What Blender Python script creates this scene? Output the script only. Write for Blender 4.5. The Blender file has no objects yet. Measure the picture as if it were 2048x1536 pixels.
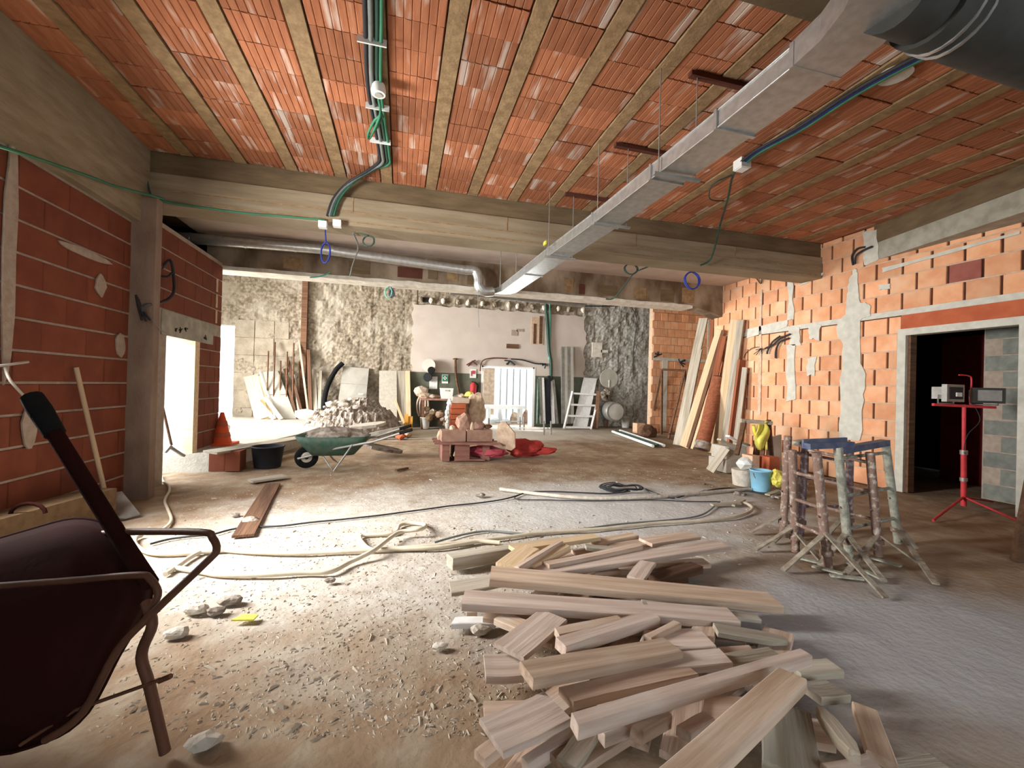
import bpy, math, random
from mathutils import Vector, Matrix, Quaternion, noise as mnoise
random.seed(7)
sc = bpy.context.scene
COL = sc.collection
R = random.Random(11)

# ------------------------------------------------------------------ camera
CZ, FPX, YAW, PITCH, ROLL = 1.29, 860.0, math.radians(14.5334), math.radians(0.3223), math.radians(1.5)
_cy, _sy, _cp, _sp = math.cos(YAW), math.sin(YAW), math.cos(PITCH), math.sin(PITCH)
_fwd = Vector((_sy*_cp, _cy*_cp, _sp))
_rgt0 = Vector((_cy, -_sy, 0))
_up0 = _rgt0.cross(_fwd)
_rgt = _rgt0*math.cos(ROLL) + _up0*math.sin(ROLL)
_up = _rgt.cross(_fwd)
cam_d = bpy.data.cameras.new('camera'); cam = bpy.data.objects.new('camera', cam_d); COL.objects.link(cam)
cam_d.sensor_width = 36; cam_d.lens = FPX/2048*36; cam_d.clip_start = 0.05; cam_d.clip_end = 200
_m = Matrix((_rgt, _up, -_fwd)).transposed().to_4x4(); _m.translation = (0, 0, CZ)
cam.matrix_world = _m
sc.camera = cam

# ------------------------------------------------------------------ world, lights, exposure
w = bpy.data.worlds.new('world'); sc.world = w; w.use_nodes = True
w.node_tree.nodes['Background'].inputs[0].default_value = (0.86, 0.94, 1.0, 1)
w.node_tree.nodes['Background'].inputs[1].default_value = 6.0
sc.view_settings.view_transform = 'Standard'; sc.view_settings.look = 'None'
sc.view_settings.gamma = 1; sc.view_settings.use_curve_mapping = False
sc.view_settings.exposure = 0.06

def area(name, loc, target, sx, sy, energy, col=(1, 1, 1), spread=180):
    d = bpy.data.lights.new(name, 'AREA'); d.shape = 'RECTANGLE'; d.size = sx; d.size_y = sy; d.energy = energy; d.color = col
    d.spread = math.radians(spread)
    o = bpy.data.objects.new(name, d); COL.objects.link(o); o.location = loc
    o.rotation_euler = (Vector(target)-Vector(loc)).to_track_quat('-Z', 'Y').to_euler(); return o
area('assumed_left_window_light', (-3.0, 3.33, 1.9), (2.0, 5.15, 0.7), 0.7, 1.7, 290, (1.0, 0.985, 0.96), 132)  # window assumed out of view on the left, lamp set in its gap
area('rear_fill', (2.2, -2.7, 2.0), (2.2, 5.0, 1.8), 3.4, 2.0, 5, (1.0, 0.95, 0.9))  # added fill from behind the camera, no opening known there
area('assumed_side_light', (-7.5, 9.6, 1.9), (8.0, 11.8, 1.5), 2.8, 2.8, 700, (1.0, 0.98, 0.95), 95)  # assumed light from the left; lamp inside the room, wall behind is solid
area('overhead_slab_fill', (-5.2, 9.8, 4.4), (-3.6, 9.8, 0.0), 2.4, 2.4, 190, (1.0, 0.98, 0.95), 110)  # unseen overhead fill added to brighten the raised floor
area('daylight_back_doorway', (3.35, 13.9, 1.0), (3.2, 6.0, 0.4), 1.6, 1.6, 60, (0.95, 0.98, 1.0))
area('daylight_left_doorway', (-3.4, 6.55, 1.1), (2.0, 6.3, 0.3), 0.7, 1.3, 35, (0.95, 0.98, 1.0))

# ------------------------------------------------------------------ pixel helpers (2048 x 1536 frame)
def ray(px, py):
    d = _fwd + _rgt*((px-1024)/FPX) - _up*((py-768)/FPX)
    return d
def F(px, py, z=0.0):
    d = ray(px, py); t = (z-CZ)/d.z; return Vector((d.x*t, d.y*t, z))
def atU(px, py, u):
    d = ray(px, py)*(u/ray(px, py).x); return Vector((d.x, d.y, d.z+CZ))
def atV(px, py, v):
    d = ray(px, py)*(v/ray(px, py).y); return Vector((d.x, d.y, d.z+CZ))
def atD(px, py, dist):
    d = ray(px, py)*dist; return Vector((d.x, d.y, d.z+CZ))
def depth(p): return (Vector(p)-Vector((0, 0, CZ))).dot(_fwd)

# ------------------------------------------------------------------ materials
MATS = {}
def mat(name, c1, c2=None, scale=6, rough=0.9, bump=0.25, bscale=45, metal=0.0, stretch=(1, 1, 1), coord='pos', rand=0.0, spec=0.25,
        detail=5, lo=0.35, hi=0.65, c3=None, s3=1.5, lo3=0.55, hi3=0.7, stretch3=(1, 1, 1), emit=0, alpha=1):
    m = bpy.data.materials.new(name); m.use_nodes = True; nt = m.node_tree; N, L = nt.nodes, nt.links
    b = N['Principled BSDF']; b.inputs['Roughness'].default_value = rough; b.inputs['Metallic'].default_value = metal
    b.inputs['Specular IOR Level'].default_value = spec
    if coord == 'pos': co = N.new('ShaderNodeNewGeometry').outputs['Position']
    else: co = N.new('ShaderNodeTexCoord').outputs['Object']
    oi = N.new('ShaderNodeObjectInfo')
    if coord != 'pos':
        ad = N.new('ShaderNodeVectorMath'); ad.operation = 'MULTIPLY_ADD'
        L.new(oi.outputs['Random'], ad.inputs[0]); ad.inputs[1].default_value = (37, 53, 71); L.new(co, ad.inputs[2]); co = ad.outputs[0]
    def nz(sc_, st, det):
        mp = N.new('ShaderNodeMapping'); mp.inputs['Scale'].default_value = st; L.new(co, mp.inputs[0])
        n = N.new('ShaderNodeTexNoise'); n.inputs['Scale'].default_value = sc_; n.inputs['Detail'].default_value = det; L.new(mp.outputs[0], n.inputs[0]); return n.outputs[0]
    def mix(fac, a, bb):
        mx = N.new('ShaderNodeMix'); mx.data_type = 'RGBA'; L.new(fac, mx.inputs[0])
        if hasattr(a, 'links'): L.new(a, mx.inputs[6])
        else: mx.inputs[6].default_value = (*a, 1)
        if hasattr(bb, 'links'): L.new(bb, mx.inputs[7])
        else: mx.inputs[7].default_value = (*bb, 1)
        return mx.outputs[2]
    def ramp(v, a, bb):
        mr = N.new('ShaderNodeMapRange'); mr.inputs[1].default_value = a; mr.inputs[2].default_value = bb; L.new(v, mr.inputs[0]); return mr.outputs[0]
    c2 = c2 or tuple(x*0.75 for x in c1)
    col = mix(ramp(nz(scale, stretch, detail), lo, hi), c1, c2)
    if c3: col = mix(ramp(nz(s3, stretch3, 4), lo3, hi3), col, c3)
    if rand:
        hs = N.new('ShaderNodeHueSaturation'); mr = N.new('ShaderNodeMapRange'); L.new(oi.outputs['Random'], mr.inputs[0])
        mr.inputs[3].default_value = 1-rand; mr.inputs[4].default_value = 1+rand; L.new(mr.outputs[0], hs.inputs['Value']); L.new(col, hs.inputs['Color']); col = hs.outputs[0]
    L.new(col, b.inputs['Base Color'])
    if bump:
        bp = N.new('ShaderNodeBump'); bp.inputs['Strength'].default_value = bump; bp.inputs['Distance'].default_value = 0.02
        L.new(nz(bscale, stretch, 6), bp.inputs['Height']); L.new(bp.outputs[0], b.inputs['Normal'])
    if emit: b.inputs['Emission Color'].default_value = (*c1, 1); b.inputs['Emission Strength'].default_value = emit
    MATS[name] = m; return m

mat('clay_tile', (0.43, 0.168, 0.082), (0.32, 0.115, 0.054), scale=3, rand=0.22, rough=0.85, bump=0.15, stretch=(6, 1, 1), coord='obj', c3=(0.60, 0.47, 0.39), s3=1.6, lo3=0.57, hi3=0.68, stretch3=(5, 0.7, 1))
mat('joist_concrete', (0.36, 0.24, 0.125), (0.24, 0.155, 0.08), scale=14, bump=0.3)
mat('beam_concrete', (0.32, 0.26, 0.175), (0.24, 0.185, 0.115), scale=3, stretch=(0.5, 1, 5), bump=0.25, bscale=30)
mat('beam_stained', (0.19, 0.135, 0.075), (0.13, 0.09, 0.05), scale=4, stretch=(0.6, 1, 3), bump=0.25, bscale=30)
mat('grey_concrete', (0.42, 0.40, 0.33), (0.30, 0.28, 0.22), scale=7, bump=0.3)
mat('column_concrete', (0.30, 0.22, 0.165), (0.22, 0.155, 0.115), scale=6, bump=0.3, stretch=(1, 1, 0.5))
mat('plaster_pink', (0.62, 0.53, 0.46), (0.54, 0.45, 0.39), scale=3, bump=0.12, bscale=20)
mat('old_beam', (0.36, 0.28, 0.20), (0.13, 0.085, 0.05), scale=2.6, bump=0.5, bscale=18, stretch=(1, 1, 0.6))
mat('lit_edge_and_plaster', (0.80, 0.75, 0.66), (0.64, 0.58, 0.48), scale=9, bump=0.4)
mat('brick_orange', (0.76, 0.40, 0.225), (0.68, 0.31, 0.155), scale=5, rand=0.16, bump=0.15, coord='obj', c3=(0.74, 0.50, 0.32), s3=2, lo3=0.5, hi3=0.75)
mat('brick_plum', (0.33, 0.11, 0.085), (0.26, 0.08, 0.06), scale=6, bump=0.2)
mat('brick_red', (0.20, 0.058, 0.029), (0.155, 0.043, 0.022), scale=4, rand=0.10, bump=0.15, coord='obj')
mat('mortar', (0.62, 0.47, 0.34), (0.52, 0.36, 0.25), scale=16, bump=0.4)
mat('joint_dark', (0.10, 0.045, 0.03), (0.07, 0.03, 0.02), scale=9)
mat('mortar_grey', (0.40, 0.33, 0.27), (0.33, 0.26, 0.2), scale=16, bump=0.4)
mat('plaster_patch', (0.62, 0.60, 0.52), (0.52, 0.50, 0.43), scale=10, bump=0.3)
mat('stone_wall', (0.36, 0.305, 0.235), (0.185, 0.145, 0.10), scale=13, bump=0.9, bscale=14, detail=10, lo=0.40, hi=0.62, c3=(0.42, 0.37, 0.30), s3=1.2, lo3=0.5, hi3=0.7)
mat('stone_grey', (0.50, 0.48, 0.43), (0.29, 0.27, 0.235), scale=13, bump=0.9, bscale=14, detail=10, lo=0.40, hi=0.62)
mat('block_wall', (0.38, 0.33, 0.255), (0.28, 0.235, 0.175), scale=5, bump=0.6, bscale=20)
mat('paint_pink', (0.60, 0.525, 0.465), (0.55, 0.475, 0.42), scale=2.5, bump=0.08)
mat('paint_green', (0.135, 0.145, 0.105), (0.105, 0.112, 0.08), scale=5, bump=0.08)
mat('wood_pile', (0.64, 0.50, 0.40), (0.44, 0.31, 0.22), scale=3.2, stretch=(0.5, 9, 9), coord='obj', rand=0.16, rough=0.85, bump=0.2, bscale=9, c3=(0.58, 0.50, 0.43), s3=2.2, lo3=0.55, hi3=0.8)
mat('wood_pink', (0.66, 0.54, 0.46), (0.46, 0.345, 0.275), scale=3.2, stretch=(0.5, 9, 9), coord='obj', rand=0.14, rough=0.85, bump=0.2, bscale=9, c3=(0.64, 0.58, 0.52), s3=2.2, lo3=0.5, hi3=0.75)
mat('wood_tan', (0.63, 0.49, 0.37), (0.43, 0.30, 0.205), scale=3.2, stretch=(0.5, 9, 9), coord='obj', rand=0.14, rough=0.85, bump=0.2, bscale=9, c3=(0.64, 0.55, 0.46), s3=2.2, lo3=0.55, hi3=0.8)
mat('wood_pale', (0.74, 0.58, 0.38), (0.62, 0.44, 0.26), scale=3, stretch=(0.5, 9, 9), coord='obj', rand=0.12, bump=0.25, bscale=9)
mat('wood_grey', (0.50, 0.45, 0.37), (0.33, 0.28, 0.21), scale=3, stretch=(0.5, 8, 8), coord='obj', rand=0.15, bump=0.35, bscale=9)
mat('wood_dark', (0.17, 0.09, 0.05), (0.10, 0.05, 0.03), scale=3, stretch=(0.5, 8, 8), coord='obj', rand=0.2, bump=0.3, bscale=9)
mat('wood_rust', (0.33, 0.115, 0.055), (0.22, 0.07, 0.035), scale=3, stretch=(0.5, 8, 8), coord='obj', rand=0.2, bump=0.3, bscale=9)
mat('galvanised', (0.62, 0.63, 0.62), (0.50, 0.51, 0.50), scale=18, rough=0.38, metal=0.85, bump=0.05, spec=0.5)
mat('steel_dull', (0.38, 0.37, 0.34), (0.28, 0.27, 0.25), scale=9, rough=0.5, metal=0.6, bump=0.1)
mat('steel_dark', (0.06, 0.06, 0.055), (0.045, 0.045, 0.04), scale=9, rough=0.75, metal=0.2, bump=0.1)
mat('rust_bracket', (0.12, 0.04, 0.025), rough=0.8)
mat('rusty_tube', (0.24, 0.155, 0.12), (0.46, 0.40, 0.34), scale=26, rough=0.85, bump=0.5, lo=0.54, hi=0.66)
mat('mortar_tube', (0.42, 0.42, 0.34), (0.26, 0.25, 0.20), scale=22, rough=0.9, bump=0.6)
mat('leg_steel', (0.36, 0.32, 0.25), (0.22, 0.17, 0.125), scale=20, rough=0.85, bump=0.4)
mat('plum_tube', (0.20, 0.13, 0.14), (0.42, 0.37, 0.36), scale=22, rough=0.85, bump=0.5, lo=0.5, hi=0.62)
mat('blue_steel', (0.075, 0.10, 0.19), (0.16, 0.17, 0.22), scale=14, rough=0.55, bump=0.15)
mat('red_paint', (0.62, 0.05, 0.06), (0.45, 0.04, 0.04), scale=10, rough=0.5, bump=0.05)
mat('dark_maroon', (0.030, 0.009, 0.007), (0.022, 0.007, 0.006), rough=0.95, bump=0.1, spec=0.03)
mat('dark_tube', (0.13, 0.055, 0.03), (0.09, 0.04, 0.025), rough=0.55, bump=0.05)
mat('black_rubber', (0.016, 0.016, 0.016), rough=0.95, spec=0.05)
mat('black_plastic', (0.02, 0.02, 0.026), rough=0.6, bump=0.02)
mat('cable_black', (0.035, 0.035, 0.04), rough=0.6, bump=0)
mat('cable_green', (0.05, 0.20, 0.11), rough=0.5, bump=0)
mat('cable_dkgreen', (0.035, 0.085, 0.065), rough=0.5, bump=0)
mat('cable_blue', (0.025, 0.045, 0.30), rough=0.5, bump=0)
mat('cable_grey', (0.20, 0.22, 0.21), rough=0.5, bump=0)
mat('cable_teal', (0.12, 0.55, 0.42), rough=0.5, bump=0)
mat('hose_cream', (0.66, 0.58, 0.45), (0.58, 0.50, 0.38), scale=12, rough=0.7, bump=0.05)
mat('white_plastic', (0.80, 0.80, 0.76), (0.74, 0.74, 0.70), rough=0.5, bump=0.02)
mat('white_paint', (0.82, 0.82, 0.80), (0.72, 0.72, 0.70), scale=14, rough=0.6, bump=0.05)
mat('green_barrow', (0.035, 0.095, 0.065), (0.09, 0.12, 0.09), scale=12, rough=0.6, bump=0.1)
mat('rubble', (0.40, 0.345, 0.29), (0.16, 0.125, 0.10), scale=12, bump=0.6, bscale=30)
mat('rubble_pale', (0.62, 0.57, 0.49), (0.46, 0.41, 0.34), scale=10, bump=0.5, bscale=30)
mat('chip', (0.56, 0.50, 0.41), (0.42, 0.35, 0.265), scale=3, bump=0, rand=0.2)
mat('tuff_stone', (0.38, 0.235, 0.17), (0.28, 0.16, 0.115), scale=8, bump=0.5, bscale=25)
mat('tuff_pale', (0.56, 0.43, 0.31), (0.40, 0.27, 0.19), scale=8, bump=0.5, bscale=25)
mat('pallet_red', (0.30, 0.145, 0.11), (0.22, 0.10, 0.075), scale=5, stretch=(1, 6, 6), bump=0.25)
mat('red_tarp', (0.48, 0.055, 0.045), (0.33, 0.03, 0.03), scale=6, rough=0.7, bump=0.2)
mat('crimson_sack', (0.45, 0.08, 0.10), (0.30, 0.04, 0.06), scale=6, rough=0.7, bump=0.2)
mat('yellow_plastic', (0.80, 0.72, 0.14), (0.72, 0.62, 0.10), scale=5, rough=0.45, bump=0.15)
mat('blue_plastic', (0.30, 0.60, 0.78), (0.24, 0.52, 0.72), scale=6, rough=0.5, bump=0.03)
mat('orange_cone', (0.75, 0.11, 0.03), (0.66, 0.09, 0.03), rough=0.6, bump=0.03)
mat('orange_bag', (0.85, 0.42, 0.08), rough=0.5)
mat('cement_bag', (0.62, 0.50, 0.40), (0.5, 0.39, 0.3), scale=6, rough=0.8, bump=0.2)
mat('terracotta', (0.50, 0.135, 0.06), (0.42, 0.10, 0.045), scale=6, bump=0.2)
mat('peach_block', (0.72, 0.47, 0.32), (0.64, 0.38, 0.25), scale=6, bump=0.2)
mat('panel_grey', (0.44, 0.42, 0.37), (0.37, 0.35, 0.30), scale=4, rough=0.6, bump=0.1)
mat('cement_slab', (0.52, 0.48, 0.41), (0.44, 0.40, 0.33), scale=14, bump=0.4)
mat('sand', (0.20, 0.13, 0.07), (0.15, 0.095, 0.05), scale=14, bump=0.5)
mat('ink', (0.02, 0.018, 0.016), rough=0.9, bump=0)
mat('sign_green', (0.05, 0.26, 0.16), rough=0.5, bump=0)
mat('sign_red', (0.60, 0.07, 0.09), rough=0.5, bump=0)
mat('glass_lens', (0.75, 0.76, 0.72), rough=0.15, bump=0)
mat('outside_white', (0.85, 0.86, 0.86), (0.8, 0.81, 0.8), rough=0.9, bump=0.05)
mat('outside_ground', (0.78, 0.77, 0.73), (0.7, 0.69, 0.65), rough=0.9)
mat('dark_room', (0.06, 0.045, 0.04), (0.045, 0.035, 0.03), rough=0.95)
mat('dark_red_door', (0.34, 0.035, 0.04), (0.26, 0.03, 0.03), rough=0.7, bump=0.05)
mat('block_grey', (0.25, 0.26, 0.23), (0.17, 0.18, 0.155), scale=9, coord='pos', bump=0.5, rand=0.10)
mat('yellow_tape', (0.85, 0.75, 0.10), rough=0.5, bump=0)
mat('wood_shaft', (0.50, 0.38, 0.25), (0.40, 0.29, 0.18), scale=4, stretch=(1, 1, 0.3), bump=0.2)

# floor: trodden earth and concrete with pale dust and some painted-in light
def floor_mat():
    m = bpy.data.materials.new('floor_dust_and_light'); m.use_nodes = True; nt = m.node_tree; N, L = nt.nodes, nt.links; b = N['Principled BSDF']
    b.inputs['Roughness'].default_value = 0.95; b.inputs['Specular IOR Level'].default_value = 0.12
    g = N.new('ShaderNodeNewGeometry').outputs['Position']
    def nz(s, d=6, st=(1, 1, 1)):
        mp = N.new('ShaderNodeMapping'); mp.inputs['Scale'].default_value = st; L.new(g, mp.inputs[0])
        n = N.new('ShaderNodeTexNoise'); n.inputs['Scale'].default_value = s; n.inputs['Detail'].default_value = d; L.new(mp.outputs[0], n.inputs[0]); return n.outputs[0]
    def mr(v, a, c, x=0, y=1):
        q = N.new('ShaderNodeMapRange'); q.inputs[1].default_value = a; q.inputs[2].default_value = c; q.inputs[3].default_value = x; q.inputs[4].default_value = y; L.new(v, q.inputs[0]); return q.outputs[0]
    def mth(op, a, c):
        q = N.new('ShaderNodeMath'); q.operation = op
        for i, v in enumerate((a, c)):
            if hasattr(v, 'links'): L.new(v, q.inputs[i])
            else: q.inputs[i].default_value = v
        return q.outputs[0]
    def mix(f, a, c):
        q = N.new('ShaderNodeMix'); q.data_type = 'RGBA'; L.new(f, q.inputs[0])
        for i, v in ((6, a), (7, c)):
            if hasattr(v, 'links'): L.new(v, q.inputs[i])
            else: q.inputs[i].default_value = (*v, 1)
        return q.outputs[2]
    base = mix(mr(nz(1.3), .38, .62), (0.33, 0.235, 0.155), (0.25, 0.165, 0.10))
    base = mix(mr(nz(5, 8), .45, .7), base, (0.38, 0.31, 0.225))
    base = mix(mr(nz(.8, 3, (1, .6, 1)), .55, .7), base, (0.20, 0.115, 0.07))
    def blob(cx, cy, rx, ry, rot, lo, hi, namp=.55):
        mp = N.new('ShaderNodeMapping'); mp.vector_type = 'TEXTURE'; mp.inputs['Location'].default_value = (cx, cy, 0)
        mp.inputs['Rotation'].default_value = (0, 0, rot); mp.inputs['Scale'].default_value = (rx, ry, 1000); L.new(g, mp.inputs[0])
        ln = N.new('ShaderNodeVectorMath'); ln.operation = 'LENGTH'; L.new(mp.outputs[0], ln.inputs[0])
        return mr(mth('ADD', ln.outputs['Value'], mr(nz(1.6, 6), 0, 1, -namp, namp)), hi, lo)
    d1 = blob(0.9, 4.0, 3.6, 2.0, 0.12, .6, 1.05)  # pale dust, with part of the lit pool painted into it
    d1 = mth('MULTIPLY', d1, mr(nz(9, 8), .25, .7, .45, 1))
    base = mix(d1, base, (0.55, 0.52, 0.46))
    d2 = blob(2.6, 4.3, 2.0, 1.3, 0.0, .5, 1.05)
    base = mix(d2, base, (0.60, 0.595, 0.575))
    d3 = blob(2.6, 1.7, 2.0, 0.9, -.4, .4, 1.2)
    base = mix(mth('MULTIPLY', d3, .9), base, (0.40, 0.40, 0.41))
    d4 = blob(3.2, 11.8, 5.0, 2.2, 0, .6, 1.1)
    base = mix(mth('MULTIPLY', d4, .7), base, (0.52, 0.47, 0.40))
    L.new(base, b.inputs['Base Color'])
    bp = N.new('ShaderNodeBump'); bp.inputs['Strength'].default_value = .42; bp.inputs['Distance'].default_value = .018
    L.new(mth('ADD', nz(30, 8), mth('MULTIPLY', nz(7, 6), 1.2)), bp.inputs['Height']); L.new(bp.outputs[0], b.inputs['Normal'])
    MATS['floor_dust_and_light'] = m
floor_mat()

# ------------------------------------------------------------------ mesh building
WL = {}      # world location of each object's origin (no parent is rotated)
class MB:
    def __init__(s): s.v, s.f, s.sm = [], [], []
    def add(s, vs, fs, smooth=False):
        n = len(s.v); s.v += [Vector(q) for q in vs]; s.f += [tuple(i+n for i in q) for q in fs]; s.sm += [smooth]*len(fs); return s
    def box(s, a, b):
        (x0, y0, z0), (x1, y1, z1) = a, b
        x0, x1 = min(x0, x1), max(x0, x1); y0, y1 = min(y0, y1), max(y0, y1); z0, z1 = min(z0, z1), max(z0, z1)
        return s.add([(x0, y0, z0), (x1, y0, z0), (x1, y1, z0), (x0, y1, z0), (x0, y0, z1), (x1, y0, z1), (x1, y1, z1), (x0, y1, z1)],
                     [(0, 3, 2, 1), (4, 5, 6, 7), (0, 1, 5, 4), (1, 2, 6, 5), (2, 3, 7, 6), (3, 0, 4, 7)])
    def bar(s, p, q, w, t, side=None):
        p, q = Vector(p), Vector(q); x = (q-p).normalized()
        if side is None: side = Vector((0, 0, 1)).cross(x) if abs(x.z) < .98 else Vector((1, 0, 0))
        y = Vector(side); y = (y-x*y.dot(x)).normalized(); z = x.cross(y)
        vs = [c+y*(a*w/2)+z*(b*t/2) for c in (p, q) for a, b in ((-1, -1), (1, -1), (1, 1), (-1, 1))]
        return s.add(vs, [(0, 1, 2, 3), (7, 6, 5, 4), (0, 4, 5, 1), (1, 5, 6, 2), (2, 6, 7, 3), (3, 7, 4, 0)])
    def tube(s, pts, r, n=8, closed=False, smooth=True):
        pts = [Vector(q) for q in pts]; rr = r if isinstance(r, (list, tuple)) else [r]*len(pts)
        rings, ref = [], None
        for i, p in enumerate(pts):
            a = pts[i-1] if (i > 0 or closed) else pts[i]; c = pts[(i+1) % len(pts)] if (i < len(pts)-1 or closed) else pts[i]
            t = (c-a)
            t = t.normalized() if t.length > 1e-9 else Vector((0, 0, 1))
            if ref is None: ref = Vector((0, 0, 1)) if abs(t.z) < .9 else Vector((1, 0, 0))
            y = (ref-t*ref.dot(t)); y = y.normalized() if y.length > 1e-6 else t.orthogonal().normalized(); ref = y; z = t.cross(y)
            rings.append([p+(y*math.cos(2*math.pi*k/n)+z*math.sin(2*math.pi*k/n))*rr[i] for k in range(n)])
        vs = [v for g in rings for v in g]; fs = []
        m = len(pts)
        for i in range(m if closed else m-1):
            j = (i+1) % m
            for k in range(n): fs.append((i*n+k, i*n+(k+1) % n, j*n+(k+1) % n, j*n+k))
        s.add(vs, fs, smooth)
        if not closed:
            s.add(rings[0], [tuple(reversed(range(n)))]); s.add(rings[-1], [tuple(range(n))])
        return s
    def lathe(s, prof, c, axis=(0, 0, 1), n=20, smooth=True, cap=True):
        ax = Vector(axis).normalized(); y = ax.orthogonal().normalized(); z = ax.cross(y); c = Vector(c)
        rings = [[c+ax*h+(y*math.cos(2*math.pi*k/n)+z*math.sin(2*math.pi*k/n))*r for k in range(n)] for r, h in prof]
        vs = [v for g in rings for v in g]; fs = []
        for i in range(len(prof)-1):
            for k in range(n): fs.append((i*n+k, i*n+(k+1) % n, (i+1)*n+(k+1) % n, (i+1)*n+k))
        s.add(vs, fs, smooth)
        if cap:
            s.add(rings[0], [tuple(reversed(range(n)))]); s.add(rings[-1], [tuple(range(n))])
        return s
    def prism(s, pts, off):
        pts = [Vector(q) for q in pts]; n = len(pts); off = Vector(off)
        nrm = Vector((0, 0, 0))
        for i in range(n): nrm += (pts[i]-pts[0]).cross(pts[(i+1) % n]-pts[0])
        if nrm.dot(off) > 0: pts.reverse()
        vs = pts+[q+off for q in pts]
        return s.add(vs, [tuple(range(n)), tuple(range(2*n-1, n-1, -1))]+[(i, i+n, (i+1) % n+n, (i+1) % n) for i in range(n)])
    def rock(s, c, r, seed=0, squash=(1, 1, .7), n=2, rough=.35):
        import bmesh
        bm = bmesh.new(); bmesh.ops.create_icosphere(bm, subdivisions=n, radius=1)
        rr = random.Random(seed); o = Vector((rr.random()*50, rr.random()*50, rr.random()*50)); c = Vector(c)
        vs = []
        for v in bm.verts:
            k = 1+rough*mnoise.noise(v.co*1.3+o)+rough*.5*mnoise.noise(v.co*3.1+o)
            vs.append(c+Vector((v.co.x*k*squash[0], v.co.y*k*squash[1], v.co.z*k*squash[2]))*r)
        fs = [tuple(v.index for v in f.verts) for f in bm.faces]; bm.free()
        return s.add(vs, fs)
    def build(s, name, material, parent=None, origin=None):
        if origin is None:
            if parent is not None: origin = WL[parent]
            else:
                xs = [v.x for v in s.v]; ys = [v.y for v in s.v]
                origin = Vector(((min(xs)+max(xs))/2, (min(ys)+max(ys))/2, min(v.z for v in s.v)))
        origin = Vector(origin)
        me = bpy.data.meshes.new(name); me.from_pydata([v-origin for v in s.v], [], s.f); me.update()
        me.polygons.foreach_set('use_smooth', s.sm)
        me.materials.append(MATS[material]); o = bpy.data.objects.new(name, me); COL.objects.link(o)
        WL[o] = origin
        if parent is not None: o.parent = parent; o.location = origin-WL[parent]
        else: o.location = origin
        return o
def tag(o, label, cat, group=None):
    o['label'] = label; o['category'] = cat
    if group: o['group'] = group
    return o
def thing(name, label, cat, loc, group=None):
    o = bpy.data.objects.new(name, None); COL.objects.link(o); o.location = loc; o.empty_display_size = .1; WL[o] = Vector(loc)
    return tag(o, label, cat, group)
def struct(o, label=None):
    o['kind'] = 'structure'
    if label: o['label'] = label
    return o
def put(name, me, parent, loc, rot=(0, 0, 0), scale=(1, 1, 1)):
    o = bpy.data.objects.new(name, me); COL.objects.link(o); o.parent = parent
    o.location = Vector(loc)-WL[parent]; o.rotation_euler = rot; o.scale = scale; WL[o] = Vector(loc); return o
def mesh_of(mb, name, material):
    me = bpy.data.meshes.new(name); me.from_pydata(mb.v, [], mb.f); me.update(); me.materials.append(MATS[material]); return me
def smooth_pts(pts, n=6):
    pts = [Vector(p) for p in pts]; out = []
    for i in range(len(pts)-1):
        p0 = pts[max(i-1, 0)]; p1 = pts[i]; p2 = pts[i+1]; p3 = pts[min(i+2, len(pts)-1)]
        for k in range(n):
            t = k/n; out.append(.5*((2*p1)+(p2-p0)*t+(2*p0-5*p1+4*p2-p3)*t*t+(3*p1-p0-3*p2+p3)*t**3))
    out.append(pts[-1]); return out
def wobble(pts, a, seed=0):
    return [p+Vector((mnoise.noise(p*3+Vector((seed, 0, 0))), mnoise.noise(p*3+Vector((0, seed, 9))), 0))*a for p in pts]

# ================================================================== THE SETTING
UL, UR, VB1, VB2, VBK, HC = -2.77, 6.60, 5.52, 7.75, 13.5, 3.76
def slabbox(name, material, boxes, label=None, parent=None, origin=None):
    mb = MB()
    for a, b in boxes: mb.box(a, b)
    o = mb.build(name, material, parent, origin)
    return struct(o, label) if parent is None else o

# floor: a fine uneven grid where the camera looks, plain beyond
def floor_h(x, y):
    return 0.012*mnoise.noise(Vector((x*1.1, y*1.1, 3)))+0.008*mnoise.noise(Vector((x*4, y*4, 1)))-0.012
def build_floor():
    xs = [-8]+[-3.4+.07*i for i in range(int(10.2/.07)+1)]+[7.5, 11]
    ys = [-3.3, 0]+[1.0+.07*i for i in range(int(7.2/.07)+1)]+[8.6+.3*i for i in range(18)]+[14.6]
    vs = [(x, y, floor_h(x, y)) for y in ys for x in xs]; nx = len(xs)
    fs = [(j*nx+i, j*nx+i+1, (j+1)*nx+i+1, (j+1)*nx+i) for j in range(len(ys)-1) for i in range(nx-1)]
    mb = MB(); mb.add(vs, fs, True); return struct(mb.build('floor', 'floor_dust_and_light', origin=(0, 5, 0)), 'trodden earth and concrete floor with pale dust')
floor = build_floor()

# raised slab at the far left, and step face
slab = MB(); edge = [(-7.9, 6.85), (-2.35, 6.85), (-2.3, 7.6), (-1.9, 9.2), (-1.75, 10.6), (-1.7, 13.4), (-7.9, 13.4)]
slab.prism([(x, y, .25) for x, y in edge], (0, 0, -.27)); struct(slab.build('floor_raised', 'cement_slab', origin=(-4, 9, 0)), 'raised pale concrete floor at the far left')

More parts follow.
